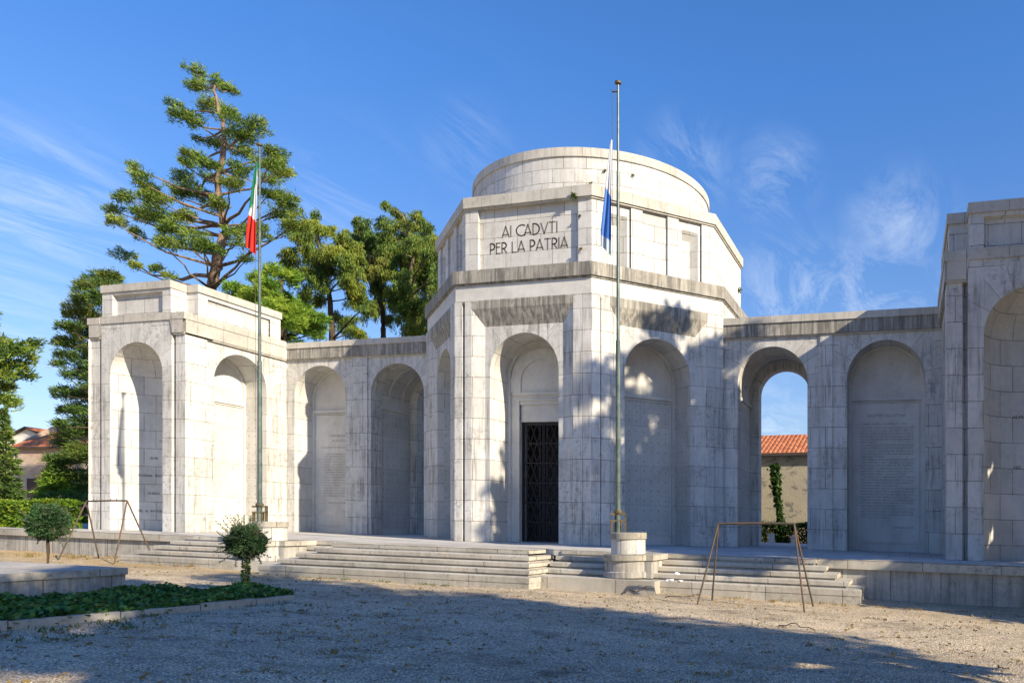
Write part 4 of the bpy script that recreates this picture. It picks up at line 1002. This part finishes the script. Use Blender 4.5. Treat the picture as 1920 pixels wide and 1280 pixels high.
pad_tree('pine_tree', 'bushy dark pine between the tiled houses and the left pavilion', 'conifers behind the memorial',
         [(175, 960), (178, 800), (185, 650), (205, 505)], eP, 41, 3, M['leaf_pine'], M['bark_dark'], 0, droop=.1, dens=.8, twig=.34, tr=(.35, .06), depth_spread=1.3)
def cone_tree(name, label, base, H, R, leafm, barkm, nb=80, droop=.3, dens=26, group=None):
    root = empty(name, base, label, 'tree', group); b = MB(); tube(b, [(0, 0, -.1), (0, 0, H * .5), (0, 0, H * .97)], [H * .018, H * .01, .02], 8); Cs = []; Ds = []
    for i in range(nb):
        s = (i + .5) / nb; z = H * (.06 + .92 * s); L = R * (1 - s) ** .85 * rng.uniform(.75, 1.1) + .12; a = i * 2.399 + rng.uniform(-.3, .3); d = np.array([math.cos(a), math.sin(a), .12])
        tip = np.array([0, 0, z]) + d * L; limb(b, (0, 0, z), tip, .03, .01, .04, 3)
        n = int(dens * L * 9) + 20; q = rng.random(n) ** .7; side_ = np.array([-d[1], d[0], 0]); w = rng.normal(size=(n, 1)) * .26 * L * (1 - .6 * q[:, None])
        C = np.array([0, 0, z]) + d * L * q[:, None] + side_ * w + np.array([0, 0, -1]) * (droop * q[:, None] ** 2 * L * .5 + np.abs(rng.normal(size=(n, 1))) * .1)
        Cs.append(C); Ds.append(d + rng.normal(size=(n, 3)) * .5 + side_ * np.sign(w) * .6 + np.array([0, 0, -droop * .5]))
    C = np.concatenate(Cs); n = len(C); b.build('trunk', barkm, root, warp=False); leaves_mesh('crown', C, np.concatenate(Ds), rng.uniform(.12, .26, n), rng.uniform(.03, .055, n), leafm, root); return root
P = pixel_point(4, 900, 39); cone_tree('spruce_tree', 'slim conical young spruce at the left edge beside the tiled house', (P[0], P[1], gz(P[0])), 6.6, 1.1, M['leaf_spruce'], M['bark_dark'])
P = pixel_point(60, 900, 38); cone_tree('spruce_tree', 'low bushy spruce under the brick wall of the house, left of the pine', (P[0] - .6, P[1] + 1.5, gz(P[0])), 4.0, 1.5, M['leaf_bright'], M['bark_dark'], 60, .1)
gP = [(15,662,22,9),(38,652,18,7),(56,647,11,5),(20,682,26,8),(50,672,11,4),(8,704,20,8),(38,705,15,4),(8,727,12,8),(5,748,12,8),(16,757,13,4),(-25,640,30,12),(-30,690,30,14),(-35,740,30,14),(-60,600,40,20),(-60,560,40,20),(-80,650,40,24),(-80,720,40,24),(-50,790,30,20),(-70,500,30,20)]
pad_tree('cedar_tree', 'cedar outside the left edge whose lowest drooping branches reach into the picture', 'conifers behind the memorial',
         [(-90, 950), (-90, 750), (-85, 600), (-80, 480)], gP, 30, 3, M['leaf_cedar'], M['bark_dark'], 0, droop=.4, dens=.6, twig=.4, tr=(.35, .06), depth_spread=.8, L=(.15, .28), W=(.03, .055))

# shade trees outside the right edge of the photograph
def round_tree(name, label, base, H, cr, cz, leafm, n=26000, nb=16, L=(.25, .5), W=(.12, .22), lumps=34, hole=.5, lr=(.18, .34)):
    root = empty(name, base, label, 'tree', 'tall shade trees right of the court'); b = MB(); tube(b, [(0, 0, -.1), (.1, 0, H * .25), (.2, .1, H * .5), (0, .1, H * .8)], [.42, .34, .24, .07], 10); Cs = []; Ds = []
    r = np.array(cr); c0 = np.array([0, 0, cz])
    for i in range(lumps):
        d = unit(rng.normal(size=3)); c = c0 + d * r * rng.uniform(.25, .85); rr = np.array([1, 1, .6]) * r.mean() * rng.uniform(*lr); m_ = n // lumps
        p = unit(rng.normal(size=(m_, 3))) * rng.random((m_, 1)) ** .4 * rr + c; Cs.append(p); Ds.append(rng.normal(size=(m_, 3)) + d * .6); limb(b, (0.1, .05, max(H * .25, min(H * .75, c[2] * .7))), c, .12, .03, 0, 4)
    b.build('trunk', M['bark_dark'], root, warp=False); C = np.concatenate(Cs); k = len(C); leaves_mesh('crown', C, np.concatenate(Ds), rng.uniform(*L, k), rng.uniform(*W, k), leafm, root); return root
SHADE = [((24.6, -11.9), 24, (4.2, 6.6, 9.2), 13.6, 'leafy tree standing off to the right, level with the memorial steps', 24000, 120, (.08, .17)),
         ((31, -14.5), 27, (4.5, 5.5, 7.5), 18.5, 'thin-crowned tree farther off to the right', 8000, 44, (.10, .18)),
         ((27, -3.5), 20, (4.5, 5.5, 7.), 12, 'leafy tree standing off to the right behind the right pavilion', 22000, 34, (.22, .36)),
         ((24.5, -27.7), 21, (5.0, 6.0, 7.6), 13.2, 'big leafy tree right of the camera', 22000, 80, (.10, .20)),
         ((32.5, -31.5), 26, (5.6, 7.5, 9.0), 16.5, 'biggest leafy tree, farther right beyond the camera', 24000, 60, (.14, .26)),
         ((22, -38), 18, (5, 6, 6), 11., 'leafy tree behind and to the right of the camera', 30000, 46, (.2, .32)),
         ((22.5, -12.8), 8, (2.2, 3.4, 3.0), 4.0, 'low bushy tree just outside the right edge beside the terrace', 9000, 60, (.14, .26)),
         ((21.5, -24.6), 8, (2.0, 2.8, 2.4), 5.2, 'small thin tree outside the right edge, between the two big ones', 5000, 60, (.10, .20)),
         ((33.5, -44), 24, (6, 6, 8), 15., 'leafy tree far behind the camera', 26000, 40, (.22, .34))]
for (x, y), H, cr, cz, lab, n, lumps, lr in SHADE:
    round_tree('shade_tree', lab, (x, y, gz(x)), H, cr, cz, M['leaf_broad'], n, lumps=lumps, lr=lr)

# far wood east of the court, hidden behind the right pavilion from the photograph's viewpoint
n = 16000; x = rng.uniform(24, 170, n); y = 62 + rng.normal(size=n) * 3; h = 5 + 2.2 * np.sin(x * .21) + 1.3 * np.sin(x * .63 + 1); z = -2 + (h + 2) * rng.random(n) ** .8
o = leaves_mesh('far_wood', np.stack([x, y, z], 1), rng.normal(size=(n, 3)), rng.uniform(.6, 1.2, n), rng.uniform(.5, .9, n), M['leaf_broad']); tag(o, 'belt of distant trees beyond the lawn', 'wood', kind='stuff')
# ------------------------------------------------------------------ clipped standard trees
def topiary(name, label, base, hz, rx, rz, nl, spiky, ivy):
    root = empty(name, base, label, 'small tree', 'small clipped trees on stems'); b = MB(); tube(b, [(0, 0, -.05), (.012, .01, hz * .4), (-.01, 0, hz * .8), (0, 0, hz)], [.045, .04, .036, .03], 8)
    d = unit(rng.normal(size=(nl, 3))); q = rng.random((nl, 1)) ** .38; lump = 1 + .10 * np.sin(d[:, :1] * 7 + 1) * np.sin(d[:, 1:2] * 6) + .08 * np.sin(d[:, 2:3] * 9)
    C = d * q * lump * np.array([rx, rx, rz]) + np.array([0, 0, hz]); Dd = d + rng.normal(size=(nl, 3)) * .5; Ls = rng.uniform(.05, .10, nl); Ws = rng.uniform(.014, .026, nl)
    for i in range(60): 
        e = unit(rng.normal(size=3)); limb(b, (0, 0, hz - rz * .6), np.array([0, 0, hz]) + e * np.array([rx, rx, rz]) * .8, .008, .003, 0, 3)
    # long stray shoots
    extra_c = []; extra_d = []
    for i in range(spiky):
        e = unit(rng.normal(size=3) + np.array([0, 0, .35])); s0 = np.array([0, 0, hz]) + e * np.array([rx, rx, rz]) * .8; ln = rng.uniform(.15, .46); e2 = unit(e + rng.normal(size=3) * .3); pts = [s0 + e2 * ln * s + np.array([0, 0, .1 * s * s * ln]) for s in np.linspace(0, 1, 9)]
        tube(b, [tuple(p) for p in pts[::2]], .004, 4)
        for p in pts:
            for _ in range(4): extra_c.append(p); extra_d.append(e2 * .6 + rng.normal(size=3) * .7)
    if extra_c: C = np.concatenate([C, np.array(extra_c)]); Dd = np.concatenate([Dd, np.array(extra_d)]); Ls = np.concatenate([Ls, rng.uniform(.035, .06, len(extra_c))]); Ws = np.concatenate([Ws, rng.uniform(.010, .016, len(extra_c))])
    b.build('trunk', M['bark_dark'] if not ivy else M['bark_tan'], root, warp=False); leaves_mesh('crown', C, Dd, Ls, Ws, M['leaf_topiary'], root)
    if ivy:
        n = 260; s = rng.random(n); a = rng.uniform(0, 2 * PI, n); C = np.stack([np.cos(a) * .05, np.sin(a) * .05, s * hz * .75], 1); leaves_mesh('ivy', C, np.stack([np.cos(a), np.sin(a), -.3 + 0 * a], 1), rng.uniform(.04, .07, n), rng.uniform(.03, .05, n), M['leaf_ivy'], root)
    return root
topiary('clipped_tree', 'dense dark clipped tree with round crown behind the stone block at left', (-9.45, -14.75, gz(-9.4)), 1.27, .44, .46, 15000, 40, False)
topiary('clipped_tree', 'small clipped tree with stray shoots and ivy on its stem, in the ivy bed', (-1.02, -16.66, gz(-1)), 1.12, .35, .32, 15000, 80, True)

# ------------------------------------------------------------------ planter block, ivy bed, kerb
b = MB(); f = W0
blk = empty('stone_block', (0, 0, 0), 'low long stone block with cracked face beside the ivy bed at left', 'stone block')
box(b, f, -9., -2.46, 18.17, 27.5, -1.1, -.465, 0); b.build('body', M['wallbase'], blk)
b = MB(); box(b, f, -9.03, -2.43, 18.14, 27.53, -.465, -.33, 0); b.build('top_slab', M['step'], blk)
kerb = [(-.05, -23.8), (.13, -22.0), (.33, -20.5), (.52, -19.2), (.64, -18.1), (.70, -17.2)]
n_k = 0
for (x0, y0), (x1, y1) in zip(kerb[:-1], kerb[1:]):
    ang = math.degrees(math.atan2(y1 - y0, x1 - x0)); Lk = math.hypot(x1 - x0, y1 - y0); fk = Fr(x0, y0, ang); b = MB(); z0 = gnom(x0)
    box(b, fk, .01, Lk - .01, -.06, .06, z0 - .1, z0 + .125 - .012 * (n_k % 3)); 
    tag(b.build('kerb_stone', M['step']), ['grey kerb stone at the near left end of the ivy bed edge', 'grey kerb stone second from the left along the ivy bed', 'middle grey kerb stone of the ivy bed edge', 'grey kerb stone just left of the ivy bed corner', 'last grey kerb stone at the far right corner of the ivy bed'][n_k], 'kerb', 'kerb stones of the ivy bed'); n_k += 1
# ivy cover
N = 22000; xs_ = rng.uniform(-2.5, .62, N * 2); ys_ = rng.uniform(-24, -16.5, N * 2)
edge = np.interp(ys_, [-24, -22, -20.5, -19.2, -18.1, -17.0, -16.5], [-.06, .12, .32, .5, .6, .55, -.2]) + rng.normal(size=N * 2) * .05
backl = np.where(ys_ > -18.1, -2.5 + (ys_ + 18.1) * 1.0, -2.5)
k = (xs_ < edge) & (xs_ > backl); xs_, ys_ = xs_[k][:N], ys_[k][:N]; n = len(xs_)
hh = .07 + .10 * (np.sin(xs_ * 3 + ys_ * 2) * .5 + .5) + .05 * np.sin(ys_ * 7)
zz = np.array([gz(x) for x in xs_]) + rng.random(n) ** .6 * (hh + .05)
Dd = rng.normal(size=(n, 3)) * np.array([1, 1, .35]); 
iv = leaves_mesh('ivy_bed', np.stack([xs_, ys_, zz], 1), Dd, rng.uniform(.05, .10, n), rng.uniform(.05, .09, n), M['leaf_ivy']); tag(iv, 'glossy dark green ivy covering the bed behind the kerb', 'ivy', kind='stuff')

# ------------------------------------------------------------------ hedges
def hedge(name, label, x0, x1, y0, y1, z0, z1, leafm, n, L=(.06, .12)):
    root = empty(name, ((x0 + x1) / 2, (y0 + y1) / 2, z0), label, 'hedge', None); c = np.array([(x0 + x1) / 2, (y0 + y1) / 2, z0])
    b = MB(); ff = Fr(0, 0, 0)
    for i in range(int((x1 - x0) / .6)):
        x = x0 + .3 + i * .6; limb(b, (x, (y0 + y1) / 2, z0), (x + .1, (y0 + y1) / 2, z1 - .15), .03, .01, 0, 3)
    o = b.build('branches', M['bark_dark'], root, warp=False); o.location = -Vector(c); o['kind'] = 'stuff'
    u = rng.random((n, 3)); face = rng.integers(0, 4, n); P_ = np.array([x0, y0, z0]) + u * np.array([x1 - x0, y1 - y0, z1 - z0])
    P_[face == 0, 1] = y0 + rng.random((face == 0).sum()) * .15; P_[face == 1, 2] = z1 - rng.random((face == 1).sum()) ** 1.5 * .15
    P_ += np.stack([0 * u[:, 0], .07 * np.sin(P_[:, 0] * 3.1) * np.cos(P_[:, 2] * 4), .05 * np.sin(P_[:, 0] * 2.3 + 1)], 1)
    o = leaves_mesh('foliage', P_, rng.normal(size=(n, 3)) + np.array([0, -.6, .4]), rng.uniform(*L, n), rng.uniform(L[0] * .6, L[1] * .6, n), leafm, root); o.location = -Vector(c); return root
hedge('hedge', 'bright green clipped hedge in sun behind the terrace at far left', -33, -18.3, -8.4, -7.3, .2, 1.5, M['leaf_hedge'], 42000, (.1, .2))
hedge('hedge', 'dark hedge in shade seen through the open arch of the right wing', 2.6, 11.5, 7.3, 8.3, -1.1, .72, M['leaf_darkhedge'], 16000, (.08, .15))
# climbing ivy on the far house wall
b = MB(); base = pixel_point(1461, 1000, 39.0); base[2] = gz(base[0]); root = empty('climbing_ivy', tuple(base), 'narrow column of ivy climbing the wall seen through the open arch', 'climbing plant'); n = 3600
s = rng.random(n); wd = .19 + .07 * np.sin(s * 9) - .05 * s; C = np.stack([rng.normal(size=n) * wd * .55 + .12 * np.sin(s * 5) - .1 * s, rng.normal(size=n) * .10, s * 4.9], 1)
tube(b, [(0, 0, 0), (.05, .05, 1.6), (-.05, .03, 3.2), (-.1, 0, 4.8)], [.06, .05, .04, .02], 6); b.build('stem', M['bark_dark'], root, warp=False)
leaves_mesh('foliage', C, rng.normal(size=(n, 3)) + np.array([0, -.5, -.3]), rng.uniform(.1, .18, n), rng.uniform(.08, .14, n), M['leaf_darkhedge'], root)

# marble posts on the lawn behind
for i, (u, v, w, h, lab, rnd_) in enumerate(((1446, 1000, .15, 1.1, 'square pale marble post behind the open arch', False), (1488, 1004, .12, 1.0, 'narrow round-topped marble post right of the square one', True))):
    P = pixel_point(u, 1020, 35.5); z0 = gz(P[0]); top = .563 + (987.5 - v) * 35.5 / 1441 - z0; b = MB(); fk = Fr(0, 0, 14)
    box(b, fk, -w, w, -w * .8, w * .8, -.05, top - .06); 
    if rnd_: lathe([(w, top - .06), (w * .8, top - .0), (w * .4, top + .05), (0, top + .07)], 12, b=b)
    else: box(b, fk, -w - .02, w + .02, -w * .8 - .02, w * .8 + .02, top - .06, top)
    o = b.build('marble_post', M['plain'], warp=False); o.location = (P[0], P[1], z0); tag(o, lab, 'post', 'marble posts behind the arch')

# ------------------------------------------------------------------ houses
def roofplane(b, P4, m=0):
    P4 = [Vector(p) for p in P4]; ex = (P4[1] - P4[0]).normalized(); nn = (P4[1] - P4[0]).cross(P4[-1] - P4[0]).normalized(); ey = nn.cross(ex)
    b.poly(P4, [((p - P4[0]).dot(ex), (p - P4[0]).dot(ey)) for p in P4], m)
def house(name, label, fr, u0, u1, depth, z0, ze, zr, wallm, gable_u=None, eave=.35, hips=0.):
    root = empty(name, fr.P((u0 + u1) / 2, 0, z0), label, 'house', None); L = -Vector(root.location)
    b = MB(); rect(b, fr, u0, u1, z0, ze, 0); rect(b, fr, u0, u1, z0, ze, -depth, back=True); side(b, fr, u1, -depth, 0, z0, ze); b.poly([fr.P(u0, -depth, z0), fr.P(u0, 0, z0), fr.P(u0, 0, ze), fr.P(u0, -depth, ze)], [(0, z0), (depth, z0), (depth, ze), (0, ze)])
    for u in (u0, u1): b.poly([fr.P(u, 0, ze), fr.P(u, -depth, ze), fr.P(u, -depth / 2, zr - .08)], [(0, ze), (depth, ze), (depth / 2, zr)])
    b.build('wall', wallm, root, warp=False).location = L
    b = MB(); e = eave; dz = (zr - ze) * e / (depth / 2)
    A = [fr.P(u0 - .3, e, ze - dz), fr.P(u1 + .3, e, ze - dz), fr.P(u1 + .3 - hips, -depth / 2, zr), fr.P(u0 - .3 + hips, -depth / 2, zr)]; B = [fr.P(u1 + .3, -depth - e, ze - dz), fr.P(u0 - .3, -depth - e, ze - dz), fr.P(u0 - .3 + hips, -depth / 2, zr), fr.P(u1 + .3 - hips, -depth / 2, zr)]
    for Q in (A, B):
        roofplane(b, Q); b.poly([(p[0], p[1], p[2] - .14) for p in reversed(Q)], None, 1)
    for (p, q) in ((A[0], A[1]), (A[1], A[2]), (A[2], B[0]), (B[0], B[1]), (B[1], B[2]), (A[3], A[0]), ):
        b.poly([(p[0], p[1], p[2] - .14), (q[0], q[1], q[2] - .14), q, p], None, 1)
    if hips: roofplane(b, [A[1], B[0], A[2]]); roofplane(b, [B[1], A[0], A[3]])
    r = b.build('roof', [M['tiles'], M['eave']], root, warp=False); r.location = L
    return root, L
hr, L = house('low_house', 'pale rendered house with orange tiled roof seen through the open arch', Fr(7, 9.1, 0), -9, 9, 7, -1.3, 4.5, 5.75, M['render'])
# left houses about 60 m off
g0 = pixel_point(28, 900, 60); g1 = pixel_point(170, 900, 60)
ang = math.degrees(math.atan2(g1[1] - g0[1], g1[0] - g0[0])) - 4
fh = Fr(g0[0], g0[1], ang); zb = gz(-34)
h1, L = house('brick_house', 'old brick house with orange tiled roof left of the bushy pine', fh, 0.0, 9.0, 8, zb - .5, 7.0, 9.4, M['brick'], hips=3.2)
for u in (1.0, 3.3):
    b = MB(); box(b, fh, u, u + .9, -.1, .02, zb + 2.6, zb + 4.1); w = b.build('window', M['eave'], h1, warp=False); w.location = L
fh2 = Fr(g0[0] - 3.2, g0[1] + 7, ang + 78)
h2, L = house('gabled_house', 'house with pale gable and orange roof rising behind the brick house', Fr(fh.P(1.2, -5.5, 0)[0], fh.P(1.2, -5.5, 0)[1], ang + 90), -1, 12, 9.5, zb - .5, 6.9, 9.0, M['plaster'])

# ------------------------------------------------------------------ small stuff: weeds in the joints, litter, twigs, pebbles
def weed(pos, r, n, label, mat=None, grp='weeds rooted in the stone joints'):
    d = unit(rng.normal(size=(n, 3)) + np.array([0, -.4, .3])); o = leaves_mesh('weed', d * rng.random((n, 1)) ** 1.6 * r * .8, d + rng.normal(size=(n, 3)) * .4, rng.uniform(.05, .12, n) * (r / .15), rng.uniform(.02, .045, n) * (r / .15), mat or M['weed'])
    o.location = pos; tag(o, label, 'weed', grp); return o
fA = octfr(0, AT + .1)
weed(Vector(fA.P(1.82, .02, 11.9)), .13, 130, 'green weed tuft on the attic coping above the inscription')
weed(Vector(octfr(0, AT).P(2.0, .02, 11.25)), .08, 50, 'small weed in the joint right of the inscription')
weed(Vector(octfr(0, AT).P(2.05, .03, 10.1)), .10, 60, 'brownish weed low on the attic corner pilaster', M['straw'])
for th, z, r, lab in ((-62, 13.45, .08, 'weed tuft high on the drum, right of the blue flag'), (-50, 13.45, .07, 'second weed tuft high on the drum, farther right'), (-68, 12.95, .08, 'weed spreading in the lower drum joint right of the pole'), (-118, 12.95, .08, 'dark weed in the drum joint at the left')):
    weed((4.9 * math.cos(math.radians(th)), 4.9 * math.sin(math.radians(th)), z), r, 70, lab)
weed(Vector(octfr(2, AT).P(1.9, .05, 10.7)), .14, 70, 'weed hanging on the far right side of the attic')
def stick(p0, p1, r, lab):
    b = MB(); L_ = Vector(p1) - Vector(p0); limb(b, (0, 0, 0), tuple(L_), r, r * .5, -.06, 6, .6); limb(b, tuple(L_ * .8), tuple(L_ * .8 + Vector((.06, -.05, -.1))), r * .7, r * .3, 0, 3)
    o = b.build('fallen_branch', M['stick'], warp=False); o.location = p0; tag(o, lab, 'branch', 'fallen branches on the gravel')
stick((6.0, -12.35, gz(6) + .03), (6.75, -12.2, gz(6) + .22), .018, 'dark fallen branch propped against the slab under the right pedestal')
stick((7.2, -12.5, gz(7) + .02), (7.9, -12.35, gz(7) + .06), .014, 'thin fallen branch right of the pedestal slab')
stick((10.6, -16.2, gz(10.6) + .02), (11.3, -16.5, gz(11) + .02), .012, 'thin dark twig on the sunlit gravel at right')
for i, (x, y, s_) in enumerate(((7.05, -11.5, .07), (7.18, -11.42, .09), (7.3, -11.52, .06), (6.93, -11.5, .05))):
    m_ = 60; d = unit(rng.normal(size=(m_, 3))); 
    import bmesh
    bm = bmesh.new(); bmesh.ops.create_icosphere(bm, subdivisions=2, radius=s_)
    for v in bm.verts: v.co *= rng.uniform(.6, 1.15)
    me = bpy.data.meshes.new('paper_scrap'); bm.to_mesh(me); bm.free(); me.materials.append(M['paper']); o = bpy.data.objects.new('paper_scrap', me); col.objects.link(o); o.scale = (1.1, .8, .45); o.location = (x, y, fz(x, -.468 if i == 1 else -.625) + s_ * .35)
    tag(o, ['white crumpled paper scrap on the lowest step right of the pedestal', 'largest white paper scrap on the step right of the pedestal', 'rightmost white paper scrap on the lowest step', 'small white paper scrap nearest the right pedestal'][i], 'litter', 'paper scraps on the steps')
# twigs and leaf litter on gravel, dry grass tufts
n = 2600; x = rng.uniform(-9, 19, n); y = rng.uniform(-27, -12.3, n); z = np.array([gz(a) for a in x]) + .02
o = leaves_mesh('leaf_litter', np.stack([x, y, z], 1), rng.normal(size=(n, 3)) * np.array([1, 1, .15]), rng.uniform(.03, .09, n), rng.uniform(.015, .05, n), M['straw']); tag(o, 'dry leaves and needles scattered over the gravel', 'leaf litter', kind='stuff')
def tufts(name, m, xr, yr, n, lab, mat, h=(.04, .11)):
    cx_ = rng.uniform(*xr, n); cy_ = rng.uniform(*yr, n); C = []; Dd = []; 
    for a, c in zip(cx_, cy_):
        k = int(rng.integers(8, m)); C.append(np.stack([a + rng.normal(size=k) * .07, c + rng.normal(size=k) * .05, np.full(k, gz(a))], 1)); Dd.append(rng.normal(size=(k, 3)) * .5 + np.array([0, 0, 1]))
    C = np.concatenate(C); k = len(C); o = leaves_mesh(name, C, np.concatenate(Dd), rng.uniform(*h, k), rng.uniform(.006, .016, k), mat); tag(o, lab, 'grass', kind='stuff')
tufts('dry_grass', 26, (-2, 12), (-27, -16), 260, 'sparse dry grass tufts in the shaded foreground gravel', M['straw'], (.02, .06))
tufts('grass', 22, (0.4, 1.8), (-24, -17.5), 60, 'low green weeds along the kerb of the ivy bed', M['weed'], (.03, .09))
tufts('yellow_grass', 30, (-26, 3), (-11.8, -10.0), 200, 'yellow grass growing along the foot of the terrace at left', M['straw'], (.03, .12))
tufts('step_weeds', 20, (-4.5, 3.4), (-12.78, -12.66), 26, 'small weeds growing along the foot of the central steps', M['weed'], (.03, .08))
tufts('step_grass', 22, (7, 17), (-11.9, -11.6), 50, 'dry grass and weeds along the foot of the right-hand steps', M['straw'], (.03, .10))
# dark debris gathered in small drifts
n_c = 380; cx_ = rng.uniform(-3, 17, n_c); cy_ = -27.5 + 13.5 * rng.random(n_c) ** 1.2; Cc = []; Dc = []
for a, c in zip(cx_, cy_):
    k = int(rng.integers(4, 30)); sp_ = rng.uniform(.04, .16); x_ = a + rng.normal(size=k) * sp_; Cc.append(np.stack([x_, c + rng.normal(size=k) * sp_ * .5, np.array([gz(q) for q in x_]) + rng.random(k) * .03 + .01], 1)); Dc.append(rng.normal(size=(k, 3)) * np.array([1, 1, .25]))
Cc = np.concatenate(Cc); k = len(Cc); o = leaves_mesh('twig_litter', Cc, np.concatenate(Dc), rng.uniform(.02, .055, k), rng.uniform(.006, .016, k), M['litter']); tag(o, 'dark twigs and rotted leaves in small drifts on the gravel', 'leaf litter', kind='stuff')
# loose pebbles
n = 16000; x = rng.uniform(-4, 17, n); y = -27.5 + 15.5 * rng.random(n) ** 1.4; s = rng.uniform(.007, .02, n)
oc = np.array([[1, 0, 0], [0, 1, 0], [-1, 0, 0], [0, -1, 0], [0, 0, .7], [0, 0, -.7]]); fc = np.array([[0, 1, 4], [1, 2, 4], [2, 3, 4], [3, 0, 4]])
V = (oc[None] * s[:, None, None] * rng.uniform(.6, 1.3, (n, 6, 1)) + np.stack([x, y, zg(x, y) + s * .35], 1)[:, None]).reshape(-1, 3)
me = bpy.data.meshes.new('pebbles'); me.vertices.add(len(V)); me.vertices.foreach_set('co', V.astype(np.float32).ravel()); Fi = (fc[None] + (np.arange(n) * 6)[:, None, None]).reshape(-1, 3)
me.loops.add(Fi.size); me.loops.foreach_set('vertex_index', Fi.ravel().astype(np.int32)); me.polygons.add(len(Fi)); me.polygons.foreach_set('loop_start', np.arange(0, Fi.size, 3, dtype=np.int32)); me.polygons.foreach_set('loop_total', np.full(len(Fi), 3, dtype=np.int32)); me.update(calc_edges=True)
t = NT('pebble_stone'); r = t.n('ShaderNodeNewGeometry').outputs['Random Per Island']; me.materials.append(t.fin(t.ramp(r, [(0, (.2, .19, .17)), (.6, (.42, .40, .36)), (1, (.66, .64, .58))]), .8, spec=.2))
o = bpy.data.objects.new('pebbles', me); col.objects.link(o); tag(o, 'loose pale pebbles over the gravel court', 'gravel', kind='stuff')

# ------------------------------------------------------------------ camera
cam = bpy.data.cameras.new('camera'); co = bpy.data.objects.new('camera', cam); col.objects.link(co); sc.camera = co
co.location = (CX, CY, CE); co.rotation_euler = (PI / 2, 0, CYAW)
cam.sensor_width = 36; cam.sensor_fit = 'HORIZONTAL'; cam.lens = 36 * CF / 1920
cam.shift_x = (960 - CPX) / 1920; cam.shift_y = (CPY - 640) / 1920; cam.clip_end = 3000; cam.clip_start = .1

# ------------------------------------------------------------------ light
EL, AZ = math.radians(29.5), math.radians(68.5)
sv = Vector((math.sin(AZ) * math.cos(EL), -math.cos(AZ) * math.cos(EL), math.sin(EL)))
sun = bpy.data.lights.new('sun', 'SUN'); sun.energy = 5.0; sun.angle = math.radians(.5); sun.color = (1.0, .87, .67)
so = bpy.data.objects.new('sun', sun); col.objects.link(so); so.rotation_euler = sv.to_track_quat('Z', 'Y').to_euler(); so.location = (30, -20, 30)
w = bpy.data.worlds.new('World'); sc.world = w; w.use_nodes = True; nt = w.node_tree; bg = nt.nodes['Background']
class WT(NT):
    def __init__(s): s.nt = nt
t = WT(); sky = t.n('ShaderNodeTexSky', sky_type='NISHITA'); sky.sun_disc = False; sky.sun_elevation = EL; sky.sun_rotation = math.radians(90 + 21.5); sky.altitude = 200; sky.air_density = 1.0; sky.dust_density = .6; sky.ozone_density = 2.2
tc = t.n('ShaderNodeTexCoord').outputs['Generated']
sp = t.n('ShaderNodeSeparateXYZ', inp={0: tc}); zc = t.math('MAXIMUM', sp.outputs[2], .03)
pl = t.n('ShaderNodeCombineXYZ', inp={0: t.math('DIVIDE', sp.outputs[0], zc), 1: t.math('DIVIDE', sp.outputs[1], zc), 2: 0.}).outputs[0]
n1 = t.noise(t.mapping(pl, (1.0, .55, 1), rot=(0, 0, .5)), 1.1, 9, .62, .9); n2 = t.noise(pl, .32, 3, .5)
cl = t.math('MULTIPLY', t.ramp(n1, [(.56, 0), (.90, .6)]), t.ramp(n2, [(.42, 0), (.62, 1)]))
low = t.n('ShaderNodeMapRange', inp={'Value': sp.outputs[2], 'From Min': .62, 'From Max': .28, 'To Min': 0., 'To Max': 1.}).outputs[0]
cl = t.math('MULTIPLY', cl, low)
n3 = t.noise(t.mapping(pl, (1.6, .5, 1), rot=(0, 0, -.6)), 2.6, 12, .70, .8)
for (u, v, rad, amt) in ((1455, 335, .07, .9), (1690, 425, .09, .7), (1480, 570, .12, .9), (1640, 555, .11, .8), (80, 385, .11, .8), (40, 585, .10, .4), (640, 370, .11, .4), (1290, 310, .08, .6), (880, 275, .07, .4), (1440, 800, .09, .7)):
    d = pixel_point(u, v, 1.) - CC; d = d / np.linalg.norm(d)
    dp_ = t.n('ShaderNodeVectorMath', operation='DISTANCE', inp={0: tc, 1: tuple(float(q) for q in d)}).outputs['Value']
    m_ = t.n('ShaderNodeMapRange', interpolation_type='SMOOTHSTEP', inp={'Value': dp_, 'From Min': rad, 'From Max': 0., 'To Min': 0., 'To Max': amt}).outputs[0]
    cl = t.math('MAXIMUM', cl, t.math('MULTIPLY', m_, t.ramp(n3, [(.44, 0), (.72, 1)])))
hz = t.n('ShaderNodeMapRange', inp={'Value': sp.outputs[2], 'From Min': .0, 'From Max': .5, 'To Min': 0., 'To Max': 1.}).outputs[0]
zn = t.n('ShaderNodeMapRange', inp={'Value': sp.outputs[2], 'From Min': .6, 'From Max': .85, 'To Min': 0., 'To Max': 1.}).outputs[0]  # overhead sky, out of view, gets an added blue tint to cool the shade
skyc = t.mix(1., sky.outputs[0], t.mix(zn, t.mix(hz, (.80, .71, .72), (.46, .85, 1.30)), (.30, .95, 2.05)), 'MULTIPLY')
mixc = t.mix(t.math('MULTIPLY', cl, .66), skyc, (5.2, 5.7, 6.4))
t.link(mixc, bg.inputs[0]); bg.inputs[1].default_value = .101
sc.view_settings.view_transform = 'Standard'; sc.view_settings.look = 'None'; sc.view_settings.exposure = .86; sc.view_settings.gamma = 1
sc.cycles.max_bounces = 6; sc.cycles.diffuse_bounces = 4; sc.cycles.transmission_bounces = 4; sc.cycles.transparent_max_bounces = 4
